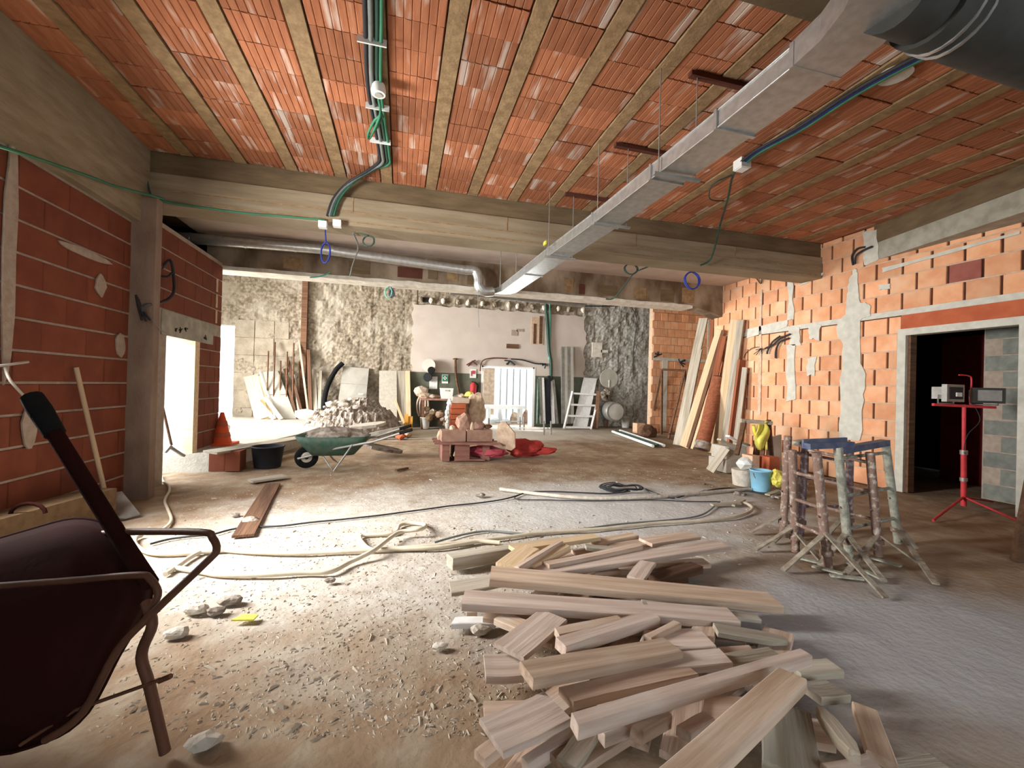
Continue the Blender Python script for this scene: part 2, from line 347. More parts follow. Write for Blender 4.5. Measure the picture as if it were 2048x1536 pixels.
# front ceiling: concrete joists and hollow clay tiles, each tile its own piece
ceiling = slabbox('ceiling', 'joint_dark', [((-3.2, -3.2, HC+.02), (7.0, VB1+.1, HC+.25))], 'clay tile and joist ceiling', origin=(2, 3, HC))  # backing darkened to paint in the shadow gaps beside the joists
PIT, JW, U0 = .5316, .125, .242
jm = MB(); jm.box((0, 0, -.012), (JW, VB1-1.9, .06)); jmesh = mesh_of(jm, 'joist', 'joist_concrete')
TW, TL = PIT-JW-.024, .266
def tile_mesh(seed):
    rr = random.Random(seed); mb = MB(); nr = 7; zb = .0
    xs = []; zs = []
    for i in range(nr):
        a, b = TW*i/nr, TW*(i+1)/nr; g = .006
        xs += [a, a+g, b-g, b]; zs += [.006, 0, 0, .006]
    n = len(xs); jag = [rr.uniform(-.004, .004) for _ in range(n)]; jag2 = [rr.uniform(-.004, .004) for _ in range(n)]
    vs = [(x, jag[i], zs[i]) for i, x in enumerate(xs)]+[(x, TL+jag2[i], zs[i]) for i, x in enumerate(xs)]
    fs = [(i, i+n, i+1+n, i+1) for i in range(n-1)]
    k = len(vs); vs += [(0, 0, .08), (TW, 0, .08), (0, TL, .08), (TW, TL, .08)]
    fs += [tuple([k, *range(n), k+1]), tuple([k+3, *range(2*n-1, n-1, -1), k+2]), (k, k+2, n, 0), (k+1, n-1, 2*n-1, k+3)]
    mb.add(vs, fs); return mesh_of(mb, 'ceiling_tile', 'clay_tile')
tms = [tile_mesh(i) for i in range(4)]
for k in range(-6, 13):
    u = U0+PIT*k
    if u+JW > -2.75 and u < UR: put('joist', jmesh, ceiling, (u, 1.9, HC))
    tu = u+JW+.012
    if tu+TW < -2.75 or tu > UR-.1: continue
    v = 1.9+R.uniform(-.06, .0)
    while v < VB1-.03:
        tl = TL
        if v+TL > VB1: tl = VB1-v
        put('ceiling_tile', R.choice(tms), ceiling, (tu, v, HC-.004+R.uniform(-.006, .006)), (R.uniform(-.012, .012), R.uniform(-.006, .006), R.uniform(-.006, .006)), (1, tl/TL, 1))
        v += .275
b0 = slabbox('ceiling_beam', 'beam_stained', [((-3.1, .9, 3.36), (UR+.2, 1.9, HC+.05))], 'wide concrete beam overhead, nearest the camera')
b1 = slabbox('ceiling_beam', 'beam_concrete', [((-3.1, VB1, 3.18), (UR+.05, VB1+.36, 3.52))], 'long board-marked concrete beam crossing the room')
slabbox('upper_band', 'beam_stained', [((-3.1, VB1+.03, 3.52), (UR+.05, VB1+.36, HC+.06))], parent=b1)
fl = MB()
for zz, a, b in ((3.335, -2.5, 6.5), (3.22, -2.5, 6.5)): fl.box((a, VB1-.006, zz), (b, VB1+.01, zz+.012))
for xx in (-.62, 1.3, 3.2, 4.9): fl.box((xx, VB1-.005, 3.34), (xx+.012, VB1+.01, 3.52))
fl.build('formwork_ridge', 'joist_concrete', b1)
bl = slabbox('ceiling_beam', 'beam_concrete', [((-3.1, -3.0, 2.93), (-2.70, VB1, HC+.04))], 'concrete beam along the top of the left brick wall')
rbm = MB(); rbm.prism([(6.62, 4.78, 3.25), (7.0, 4.78, 3.25), (7.0, -3, 3.25), (5.6, -3, 3.25), (6.22, 2.9, 3.25)], (0, 0, .56))
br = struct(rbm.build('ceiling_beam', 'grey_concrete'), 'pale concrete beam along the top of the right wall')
sm = MB(); sm.prism([(6.612, 4.78, 3.5), (7.0, 4.78, 3.5), (7.0, -3, 3.5), (5.588, -3, 3.5), (6.208, 2.9, 3.5)], (0, 0, .3)); sm.build('upper_band', 'beam_stained', br)

# second bay ceiling, old beam at its far side
c2 = slabbox('ceiling_plastered', 'plaster_pink', [((-3.1, VB1+.3, 3.54), (6.9, VB2+.1, 3.7))], 'pink plastered ceiling of the second bay')
crust = MB()
for i in range(16):
    x = -2.4+i*.58+R.uniform(-.1, .1)
    crust.rock((x, VB1+.42+R.uniform(0, .06), 3.545), .12+R.random()*.16, seed=i, squash=(1.7, .55, .10), n=2)
crust.build('broken_plaster', 'grey_concrete', c2)
b2 = slabbox('ceiling_beam', 'old_beam', [((-3.4, VB2, 3.07), (6.62, VB2+.34, 3.75))], 'old stained beam at the far side of the second bay')
hm = MB(); hm.prism([(5.75, VB2-.004, 3.09), (6.62, VB2-.004, 3.09), (6.62, VB2-.004, 2.88), (6.3, VB2-.004, 2.97)], (0, .34, 0)); hm.build('haunch', 'old_beam', b2)
em = MB()
xs = [-3.4+.12*i for i in range(78)]
vs = []
for i, x in enumerate(xs):
    if x > 5.95: break
    a = .02*mnoise.noise(Vector((x*4, 0, 0)))
    vs += [(x, VB2-.025+a*.4, 3.08+a), (x, VB2-.025+a*.4, 3.02+a*.6), (x, VB2+.36, 3.02), (x, VB2+.36, 3.08)]
n = len(vs)//4; em.add(vs, [(i*4+k, i*4+(k+1) % 4, i*4+4+(k+1) % 4, i*4+4+k) for i in range(n-1) for k in range(4)]+[(3, 2, 1, 0), tuple(4*(n-1)+k for k in range(4))]); em.build('lit_bottom_edge', 'lit_edge_and_plaster', b2)  # pale strip paints in the lit lower edge of the beam
for i, (x, ww, hh, mt) in enumerate([(-.9, .34, .2, 'beam_stained'), (-.1, .42, .18, 'rust_bracket'), (.42, .16, .22, 'beam_stained'), (.75, .2, .24, 'joist_concrete'), (1.12, .16, .2, 'beam_stained'), (3.0, .18, .26, 'joist_concrete'), (3.3, .12, .2, 'rust_bracket'), (3.72, .4, .2, 'beam_stained'), (4.5, .26, .22, 'joist_concrete'), (5.1, .3, .24, 'beam_stained'), (5.6, .28, .3, 'joist_concrete'), (-1.9, .3, .2, 'joist_concrete')]):
    q = MB(); z0 = 3.11+R.uniform(0, .05); q.box((x, VB2-.012, z0), (x+ww, VB2+.05, z0+hh)); q.build('beam_patch', mt, b2)

# back bay ceiling and enclosing walls the camera cannot see round
slabbox('ceiling_back', 'grey_concrete', [((-7.8, VB2+.3, 4.55), (10.6, 14.0, 4.75))])
slabbox('wall_upper_back', 'grey_concrete', [((-7.8, VB2+.34, 3.7), (10.6, VB2+.5, 4.6))])
slabbox('wall_rear', 'grey_concrete', [((-3.1, -3.2, 0), (.4, -3.0, HC)), ((4.0, -3.2, 0), (7.0, -3.0, HC)), ((.4, -3.2, 3.0), (4.0, -3.0, HC)), ((.4, -3.2, 0), (4.0, -3.0, .9))], 'concrete wall behind the camera')  # gap in the wall added for the rear fill

# ---- left wall, long red blocks
WLEFT = slabbox('wall_left', 'mortar_grey', [((-3.05, -3.0, -.05), (UL-.012, 2.92, 3.0)), ((-3.05, 2.92, -.05), (UL-.012, 3.72, .85)), ((-3.05, 2.92, 2.8), (UL-.012, 3.72, 3.0)), ((-3.05, 3.72, -.05), (UL-.012, 5.4, 3.0))], 'left wall of long red hollow bricks with pale joints', origin=(-2.9, 3, 0))  # unseen gap in the wall added for the assumed window light
def brickmesh(lx, ly, lz, material, name='brick', ch=.005):
    # front face towards -x (chamfered); lx depth, ly length, lz height; origin at the lower front corner
    mb = MB(); c = ch
    vs = [(0, c, c), (0, ly-c, c), (0, ly-c, lz-c), (0, c, lz-c), (c, 0, 0), (c, ly, 0), (c, ly, lz), (c, 0, lz), (lx, 0, 0), (lx, ly, 0), (lx, ly, lz), (lx, 0, lz)]
    fs = [(3, 2, 1, 0), (0, 1, 5, 4), (1, 2, 6, 5), (2, 3, 7, 6), (3, 0, 4, 7), (4, 5, 9, 8), (5, 6, 10, 9), (6, 7, 11, 10), (7, 4, 8, 11)]
    fs = [tuple(reversed(f)) for f in fs]
    mb.add(vs, fs); return mesh_of(mb, name, material)
bl_long = brickmesh(.05, .50, .222, 'brick_red')
for r in range(12):
    z = .02+.242*r; v = 3.74-(.25 if r % 2 else 0)
    while v < 5.3:
        s = min(1, (5.36-v)/.5)
        if True:
            if v < 3.74: v = 3.74-.25; s = .5
            o = put('brick', bl_long, WLEFT, (UL+R.uniform(-.003, .003), v, z), (0, 0, math.pi), (1, s, 1))
            o.location = Vector((UL+R.uniform(-.002, .003), (3.74 if v < 3.74 else v)+.5*s-(.005 if v<3.74 else 0), z))-WL[WLEFT]
        v += .505
for i, (v0, z0, hh, ww) in enumerate(((3.92, 1.35, 1.6, .10), (4.9, 2.05, .18, .12), (4.7, 2.35, .06, .6), (5.22, 1.5, .22, .12), (4.15, .75, .35, .12))):
    q = MB(); pts = []
    for k in range(14):
        a = 2*math.pi*k/14; pts.append((UL+.004, v0+math.cos(a)*ww*(.8+.4*R.random())*.6, z0+hh/2+math.sin(a)*hh*.55*(.85+.3*R.random())))
    q.prism(pts, (.012, 0, 0)); q.build('mortar_smear', 'mortar_grey', WLEFT)
# column and second stretch with the doorway
struct(MB().box((-3.05, 5.38, -.05), (-2.56, 5.50, 3.2)).build('column', 'column_concrete'), 'bare concrete column under the main beam at the left')
WL2 = slabbox('wall_left_far', 'mortar_grey', [((-2.9, 5.50, -.05), (UL-.01, 6.14, 3.12)), ((-2.9, 7.0, -.05), (UL-.01, 7.76, 3.12)), ((-2.9, 6.14, 2.0), (UL-.01, 7.0, 3.12))], 'far left wall with red bricks above a doorway', origin=(-2.9, 6.8, 0))
MB().box((-2.92, 6.0, 1.80), (UL+.004, 7.45, 2.10)).build('lintel', 'grey_concrete', WL2)
MB().box((-2.88, 6.86, .25), (UL+.01, 7.0, 1.80)).build('door_jamb', 'wood_pale', WL2)
bs = brickmesh(.05, .5, .222, 'brick_red')
for r in range(4):
    z = 2.12+.24*r; v = 5.52-(.2 if r % 2 else 0)
    while v < 7.7:
        a = max(v, 5.51); b = min(v+.5, 7.74)
        if b-a > .05: put('brick', bs, WL2, (UL, b, z), (0, 0, math.pi), (1, (b-a)/.5, 1))
        v += .51
bs2 = brickmesh(.05, .3, .222, 'brick_red')
for r in range(8):
    z = .28+.24*r
    if z > 1.75: break
    for a, b in ((7.02, 7.36), (7.37, 7.75)) if r % 2 else ((7.02, 7.22), (7.23, 7.55), (7.56, 7.75)):
        put('brick', bs2, WL2, (UL, b, z), (0, 0, math.pi), (1, (b-a)/.3, 1))
    put('brick', bs2, WL2, (-2.9, 7.768, z), (0, 0, -math.pi/2), (1, .38, 1))
for v0 in (7.5,):
    for z0 in (2.62, 2.14, 2.38):
        q = MB(); q.box((UL+.002, v0, z0), (UL+.012, v0+.05, z0+.2)); q.build('mortar_smear', 'mortar', WL2)
for i, (px, py, s) in enumerate(((362, 660, 9), (372, 661, 8), (352, 659, 5), (410, 675, 8))):   # scribbles on the lintel
    q = MB()
    for k in range(3):
        p = [atU(px+R.uniform(-s, s)*.5, py+R.uniform(-s, s)*.8, UL+.008) for _ in range(3)]; q.tube(p, .006, 4)
    q.build('pencil_mark', 'ink', WL2)
slabbox('sky_blocker_left', 'beam_stained', [((-3.95, 5.5, 2.9), (-3.85, 7.9, 3.8)), ((-3.95, 5.5, 3.6), (-2.8, 7.9, 3.75)), ((-3.95, 5.5, 3.0), (-2.9, 7.66, 3.05)), ((-3.95, 5.45, 2.9), (-2.8, 5.52, 3.75)), ((-3.95, 7.66, 3.0), (-3.0, 7.76, 3.75))], 'added dark boxes blocking the sky above the far left wall')  # added boxes that keep the sky from showing above the wall
slabbox('wall_side_far', 'outside_white', [((-7.9, 7.76, 0), (-7.7, 13.6, 4.6)), ((-7.8, 7.66, 0), (-3.0, 7.76, 4.6))], 'pale wall of the far left space')

# ---- right wall with orange hollow bricks and the dark doorway
DV0, DV1, DZ = 3.19, 4.29, 2.12
WR = slabbox('wall_right', 'joint_dark', [((UR+.035, -3.0, -.05), (6.74, DV0-.06, HC+.02)), ((UR+.035, DV1+.06, -.05), (6.74, 8.0, HC+.02)), ((UR+.035, DV0-.06, DZ+.06), (6.74, DV1+.06, HC+.02))], 'right wall of orange hollow bricks', origin=(6.7, 4, 0))
bo = brickmesh(.05, .322, .226, 'brick_orange'); bp = brickmesh(.05, .322, .226, 'brick_plum')
GAP = .016
rows = [.24*i for i in range(10)]+[2.48+.24*i for i in range(6)]
plum = 0
for ri, z in enumerate(rows):
    hz = min(.226, HC-.01-z)
    if hz < .05: continue
    v = 2.35+(.167 if ri % 2 else 0)
    while v < 7.98:
        a, b = v, min(v+.322, 8.0)
        v += .335
        segs = [(a, b)]
        if z < 2.40:     # cut round the doorway
            lo, hi = (DV0-.10, DV1+.10) if z < 2.12 else (DV0-.3, DV1+.06)
            segs = [(s0, s1) for s0, s1 in ((a, min(b, lo)), (max(a, hi), b)) if s1-s0 > .03]
        for s0, s1 in segs:
            is_plum = (ri == 11 and 3.40 < s0 < 3.735)
            put('brick', bp if is_plum else bo, WR, (UR+R.uniform(-.002, .004), s0+GAP/2, z), (0, 0, 0), (1, (s1-s0-GAP)/.322, hz/.226))
for z in rows[1:]:      # bed joints
    q = MB()
    for a, b in ([(2.35, DV0-.1), (DV1+.1, 8.0)] if z < 2.4 else [(2.35, 8.0)]): q.box((UR+.006, a, z-.016), (UR+.05, b, z+.001))
    q.build('mortar_joint', 'mortar', WR)
q = MB(); q.box((UR-.004, DV1+.05, 2.40), (UR+.05, 8.0, 2.48)); q.box((UR-.004, 2.35, 2.40), (UR+.05, DV1+.05, 2.48)); q.build('bond_beam', 'plaster_patch', WR)
MB().box((UR-.004, 2.4, DZ+.08), (UR+.05, DV1+.06, 2.40)).build('lintel', 'terracotta', WR)
# plaster patches (outlines read off the wall)
def wallpatch(pxs, name='plaster_patch', material='plaster_patch', th=.012, jit=2.2):
    pts = []
    for i in range(len(pxs)):
        a, b = pxs[i], pxs[(i+1) % len(pxs)]
        for k in range(4):
            t = k/4; pts.append(atU(a[0]+(b[0]-a[0])*t+R.uniform(-jit, jit), a[1]+(b[1]-a[1])*t+R.uniform(-jit, jit), UR-.003))
    MB().prism(pts, (-th, 0, 0)).build(name, material, WR)
wallpatch([(1709, 535), (1717, 545), (1716, 575), (1722, 605), (1740, 607), (1742, 632), (1722, 640), (1720, 720), (1731, 750), (1728, 800), (1722, 880), (1680, 880), (1682, 760), (1686, 690), (1672, 660), (1676, 645), (1692, 628), (1696, 590), (1698, 560)])
wallpatch([(1727, 465), (1754, 460), (1760, 520), (1728, 530)])
wallpatch([(1577, 652), (1600, 656), (1602, 690), (1580, 690)]); wallpatch([(1620, 650), (1642, 650), (1640, 680), (1618, 676)]); wallpatch([(1616, 718), (1634, 712), (1628, 750), (1614, 752)])
wallpatch([(1578, 555), (1586, 555), (1588, 640), (1576, 640)]); wallpatch([(1574, 690), (1590, 690), (1592, 800), (1574, 802)]); wallpatch([(1758, 570), (1782, 568), (1780, 578), (1760, 580)], jit=1)
wallpatch([(1492, 660), (1576, 640), (1576, 654), (1494, 676)], jit=1.5); wallpatch([(1520, 580), (1525, 580), (1522, 830), (1516, 830)], jit=.8, material='mortar')
wallpatch([(1600, 560), (1648, 545), (1648, 550), (1602, 572)], jit=1); wallpatch([(1765, 536), (2040, 462), (2040, 468), (1765, 545)], jit=1.6)
# door surround: concrete jambs and head
dr = thing('door_1', 'dark doorway with concrete surround in the right wall', 'doorway', (UR, (DV0+DV1)/2, 0)); dr['kind'] = 'structure'
MB().box((UR-.012, DV1, 0), (UR+.15, DV1+.10, DZ+.09)).build('jamb', 'plaster_patch', dr)
MB().box((UR-.012, DV0-.10, 0), (UR+.15, DV0, DZ+.09)).build('jamb', 'plaster_patch', dr)
MB().box((UR-.012, DV0, DZ), (UR+.15, DV1, DZ+.09)).build('door_head', 'plaster_patch', dr)
MB().box((UR+.03, DV1-.035, 0), (UR+.14, DV1+.002, DZ)).build('door_lining', 'wood_dark', dr)
# room behind the doorway
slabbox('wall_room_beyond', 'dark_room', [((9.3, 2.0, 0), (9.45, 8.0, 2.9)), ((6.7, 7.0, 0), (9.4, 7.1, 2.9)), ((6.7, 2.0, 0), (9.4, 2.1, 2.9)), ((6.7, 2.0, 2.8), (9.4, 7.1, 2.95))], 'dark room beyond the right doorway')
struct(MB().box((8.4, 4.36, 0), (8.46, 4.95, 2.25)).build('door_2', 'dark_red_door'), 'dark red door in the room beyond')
bw = slabbox('wall_blockwork', 'mortar_grey', [((7.33, 2.3, 0), (7.55, 3.87, 2.6))], 'grey blockwork seen through the doorway', origin=(7.4, 3, 0))
bg = brickmesh(.04, .39, .19, 'block_grey')
for r in range(12):
    for k in range(4):
        a = max(2.35, 2.3+.4*k-(.2 if r % 2 else 0)); b = min(3.86, 2.3+.4*(k+1)-(.2 if r % 2 else 0)-.012)
        if b-a > .05: put('block', bg, bw, (7.325+R.uniform(-.008, .006), a, .01+.205*r), (0, 0, 0), (1, (b-a)/.39, 1))

# ---- orange brick wall at the far right (set back)
VR2 = 11.6; uA = atV(1305, 767, VR2).x
WR2 = slabbox('wall_back_right', 'mortar', [((uA, VR2+.03, -.05), (10.6, VR2+.25, 4.55))], 'orange brick wall at the far right corner', origin=(8.5, VR2, 0))
bf = brickmesh(.05, .235, .228, 'brick_orange')
for r in range(17):
    u = uA-(.12 if r % 2 else 0)
    while u < 9.7:
        a = max(u, uA-(.05 if r % 2 else 0)); b = u+.235
        if b-a > .05: put('brick', bf, WR2, (b, VR2+R.uniform(-.003, .004), .245*r), (0, 0, math.pi/2), (1, (b-a)/.235, 1))
        u += .247
q = MB(); q.box((uA, VR2-.006, 2.20), (9.4, VR2+.04, 2.29)); q.build('bond_beam', 'plaster_patch', WR2)
for px0, px1, y0, y1 in ((1324, 1332, 720, 862), (1416, 1425, 640, 760)):
    a = atV(px0, y0, VR2); b = atV(px1, y1, VR2); MB().box((a.x, VR2-.01, max(b.z, 0)), (b.x, VR2+.02, a.z)).build('plaster_strip', 'plaster_patch', WR2)
struct(MB().box((6.62, 7.75, 0), (6.95, 8.0, 3.5)).build('wall_right_end', 'mortar'))
slabbox('wall_far_right', 'mortar', [((10.4, 7.9, 0), (10.6, 13.7, 4.6)), ((6.9, 7.9, 0), (10.5, 8.0, 4.6))])

# ---- rubble back wall, painted panel, openings
OU0, OU1, OZ = atV(963, 733, VBK).x, atV(1068, 733, VBK).x, 1.93
def rubble_grid(name, u0, u1, z0, z1, material, hole=None, step=.07, amp=.05, seed=0):
    nx = max(2, int((u1-u0)/step)); nz = max(2, int((z1-z0)/step)); vs = []; fs = []
    for j in range(nz+1):
        for i in range(nx+1):
            x = u0+(u1-u0)*i/nx; z = z0+(z1-z0)*j/nz; p = Vector((x, z, seed))
            c = mnoise.cell(p*3.3); h = amp*(mnoise.noise(p*2.2)*.8+mnoise.noise(p*6)*.6+mnoise.noise(p*14)*.35+(c-.5)*.35)
            vs.append((x, VBK+h, z))
    fs = [(j*(nx+1)+i, j*(nx+1)+i+1, (j+1)*(nx+1)+i+1, (j+1)*(nx+1)+i) for j in range(nz) for i in range(nx)]
    mb = MB(); mb.add(vs, fs); return mb
WB = slabbox('wall_back', 'stone_grey', [((-4.49, VBK+.08, -.05), (OU0, VBK+.4, 4.6)), ((OU1, VBK+.08, -.05), (10.5, VBK+.4, 4.6)), ((OU0, VBK+.08, OZ), (OU1, VBK+.4, 4.6)), ((-7.8, VBK+.08, 2.8), (-4.49, VBK+.4, 4.6)), ((-7.8, VBK+.08, 0), (-6.2, VBK+.4, 2.8))], 'far wall of stripped rubble masonry', origin=(2, VBK, 0))
PU0, PU1, PZ1 = .32, 6.0, 3.72
rubble_grid('r', -4.49, PU0+.1, .0, 4.55, 'stone_wall', seed=1).build('rubble_face', 'stone_wall', WB)
rubble_grid('r', PU1-.1, 9.2, 0, 4.55, 'stone_grey', seed=2).build('rubble_face', 'stone_grey', WB)
rubble_grid('r', PU0, PU1, PZ1-.03, 4.55, 'stone_wall', seed=3).build('rubble_face', 'stone_wall', WB)
rubble_grid('r', -6.5, -4.4, 2.80, 4.55, 'stone_wall', seed=4).build('rubble_face', 'stone_wall', WB)
def panel(u0, u1, z0, z1, material, name, rag=(0, 0, 0, 0)):
    pts = []; n = 14
    for k in range(n): pts.append((u0+(u1-u0)*k/n, z0))
    for k in range(n): pts.append((u1+rag[1]*R.uniform(-1, 1), z0+(z1-z0)*k/n))
    for k in range(n): pts.append((u1+(u0-u1)*k/n, z1+rag[2]*R.uniform(-1, 1)))
    for k in range(n): pts.append((u0+rag[3]*R.uniform(-1, 1), z1+(z0-z1)*k/n))
    return MB().prism([(x, VBK-.06, z) for x, z in pts], (0, .14, 0)).build(name, material, WB)
GZ = 1.66
panel(PU0, OU0, GZ, PZ1, 'paint_pink', 'painted_plaster', (0, 0, .03, .06)); panel(OU0, OU1, OZ, PZ1, 'paint_pink', 'painted_plaster', (0, 0, .03, 0)); panel(OU1, PU1, GZ, PZ1, 'paint_pink', 'painted_plaster', (0, .06, .03, 0))
panel(PU0-.05, OU0, 0, GZ, 'paint_green', 'green_dado'); panel(OU1, PU1, 0, GZ, 'paint_green', 'green_dado')
q = MB(); q.box((OU0-.01, VBK-.07, 0), (OU0+.05, VBK+.4, OZ)); q.box((OU1-.05, VBK-.07, 0), (OU1+.03, VBK+.4, OZ)); q.box((OU0, VBK-.07, OZ-.05), (OU1, VBK+.4, OZ)); q.build('opening_reveal', 'outside_white', WB)
for i in range(14):     # broken stubs above the painted panel
    px = 838+i*25+R.uniform(-4, 4); c = atV(px, 600+i*1.6, VBK); q = MB(); q.rock((c.x, VBK-.06, c.z), .085, seed=40+i, squash=(.8, .8, 1.1), n=2); q.build('stone_stub', 'lit_edge_and_plaster' if i % 3 else 'stone_wall', WB)
c = atV(850, 600, VBK); MB().box((c.x-.12, VBK-.05, c.z-.07), (c.x+.12, VBK-.03, c.z+.07)).build('wall_pocket', 'ink', WB)
# smooth blocks low on the left of the rubble wall, stub beams on the panel
for r in range(6):
    for k in range(3):
        a = -4.48+.5*k; b = a+.48
        if r*.48 > 2.4: continue
        q = MB(); dpt = R.uniform(.02, .05); q.box((a, VBK-dpt, .02+.49*r), (b-.12*(k == 2)*(r % 2), VBK+.06, .02+.49*r+.478)); q.build('block', 'block_wall', WB)
for px0, py0, px1, py1, mt in ((1062, 635, 1085, 690, 'mortar'), (1066, 648, 1070, 688, 'wood_dark'), (1078, 633, 1082, 688, 'wood_dark'), (1012, 688, 1036, 698, 'wood_dark'), (1022, 660, 1034, 672, 'mortar_grey'), (1032, 658, 1046, 664, 'mortar_grey'), (1183, 685, 1202, 715, 'lit_edge_and_plaster'), (1200, 700, 1214, 706, 'lit_edge_and_plaster')):
    a = atV(px0, py0, VBK); b = atV(px1, py1, VBK); k = .012*(mt == 'wood_dark'); MB().box((a.x, VBK-.075-k, b.z), (b.x, VBK-.03, a.z)).build('wall_scar', mt, WB)
a = atV(614, 560, VBK); struct(MB().box((a.x-.09, VBK-.16, 0), (a.x+.06, VBK-.02, 4.2)).build('trim_1', 'wood_dark'), 'dark vertical post on the rubble wall')

# ---- outside, seen through the openings
struct(MB().box((-12, -6, -.35), (14, 26, -.3)).build('ground_outside', 'outside_ground'), 'sunlit ground outside')
struct(MB().box((-3.2, 16.6, -.3), (10, 16.7, 4)).build('wall_outside', 'outside_white'), 'white wall outside the far opening')
struct(MB().box((-9.2, 4.0, -.3), (-9.1, 9.5, 4)).build('wall_outside_left', 'outside_white'), 'white wall outside the left doorway')

# ================================================================== THINGS
# ---- loose planks in the foreground pile; A-B is the near top edge, C the far corner beside A
def plank_mesh(L, W, T, seed, tip=None):
    rr = random.Random(seed); mb = MB(); n = 4; c = min(.004, T*.2)
    bow = rr.uniform(-.004, .004); secs = []
    for i in range(n+1):
        x = L*i/n; dz = bow*math.sin(math.pi*i/n); e0 = rr.uniform(-.002, .002); e1 = rr.uniform(-.002, .002)
        x0 = x+(rr.uniform(-.012, .012) if i in (0, n) else 0); x1 = x+(rr.uniform(-.012, .012) if i in (0, n) else 0)
        a, b = e0, W+e1
        if tip == 'end' and i == n: a, b = W*.35, W*.75
        if tip == 'both' and i in (0, n): a, b = W*.25, W*.8
        secs.append([(x0, a+c, dz), (x1, b-c, dz), (x1, b, dz-c), (x1, b, dz-T), (x0, a, dz-T), (x0, a, dz-c)])
    vs = [v for s in secs for v in s]; m = 6
    fs = [(i*m+k, (i+1)*m+k, (i+1)*m+(k+1) % m, i*m+(k+1) % m) for i in range(n) for k in range(m)]
    fs += [tuple(range(m)), tuple(range(n*m+m-1, n*m-1, -1))]
    mb.add(vs, fs); return mb
def place_local(name, mb, material, org, x, y, z):
    me = bpy.data.meshes.new(name); me.from_pydata(mb.v, [], mb.f); me.update(); me.materials.append(MATS[material])
    o = bpy.data.objects.new(name, me); COL.objects.link(o)
    m = Matrix((x, y, z)).transposed().to_4x4(); m.translation = org; o.matrix_world = m; WL[o] = Vector(org); return o
def board_obj(name, a, b, w, th, side, material):
    a, b = Vector(a), Vector(b); x = b-a; L = x.length; x.normalize(); y = Vector(side); y = (y-x*y.dot(x)).normalized(); z = x.cross(y)
    mb = MB(); mb.box((0, -w/2, -th/2), (L, w/2, th/2)); return place_local(name, mb, material, a, x, y, z)
PSEED = [100]
def plank(label, A, B, C, zA, zB, T=.03, material='wood_pile', tip=None, group='planks in the foreground pile'):
    PSEED[0] += 1
    if material == 'wood_pile': material = ('wood_pile', 'wood_pink', 'wood_tan', 'wood_pink')[PSEED[0] % 4]
    a, b = F(*A, zA), F(*B, zB); x = (b-a); L = x.length; x.normalize(); c = F(*C, zA)
    side = Vector((0, 0, 1)).cross(x).normalized()
    W = abs((c-a).dot(side)); s = 1 if (c-a).dot(side) > 0 else -1
    W = max(W, .035)
    if s < 0: a = a+side*(-W)
    z = x.cross(side)
    o = place_local('wooden_plank', plank_mesh(L, W, T, PSEED[0], tip), material, a, x, side, z)
    return tag(o, label, 'plank', group)
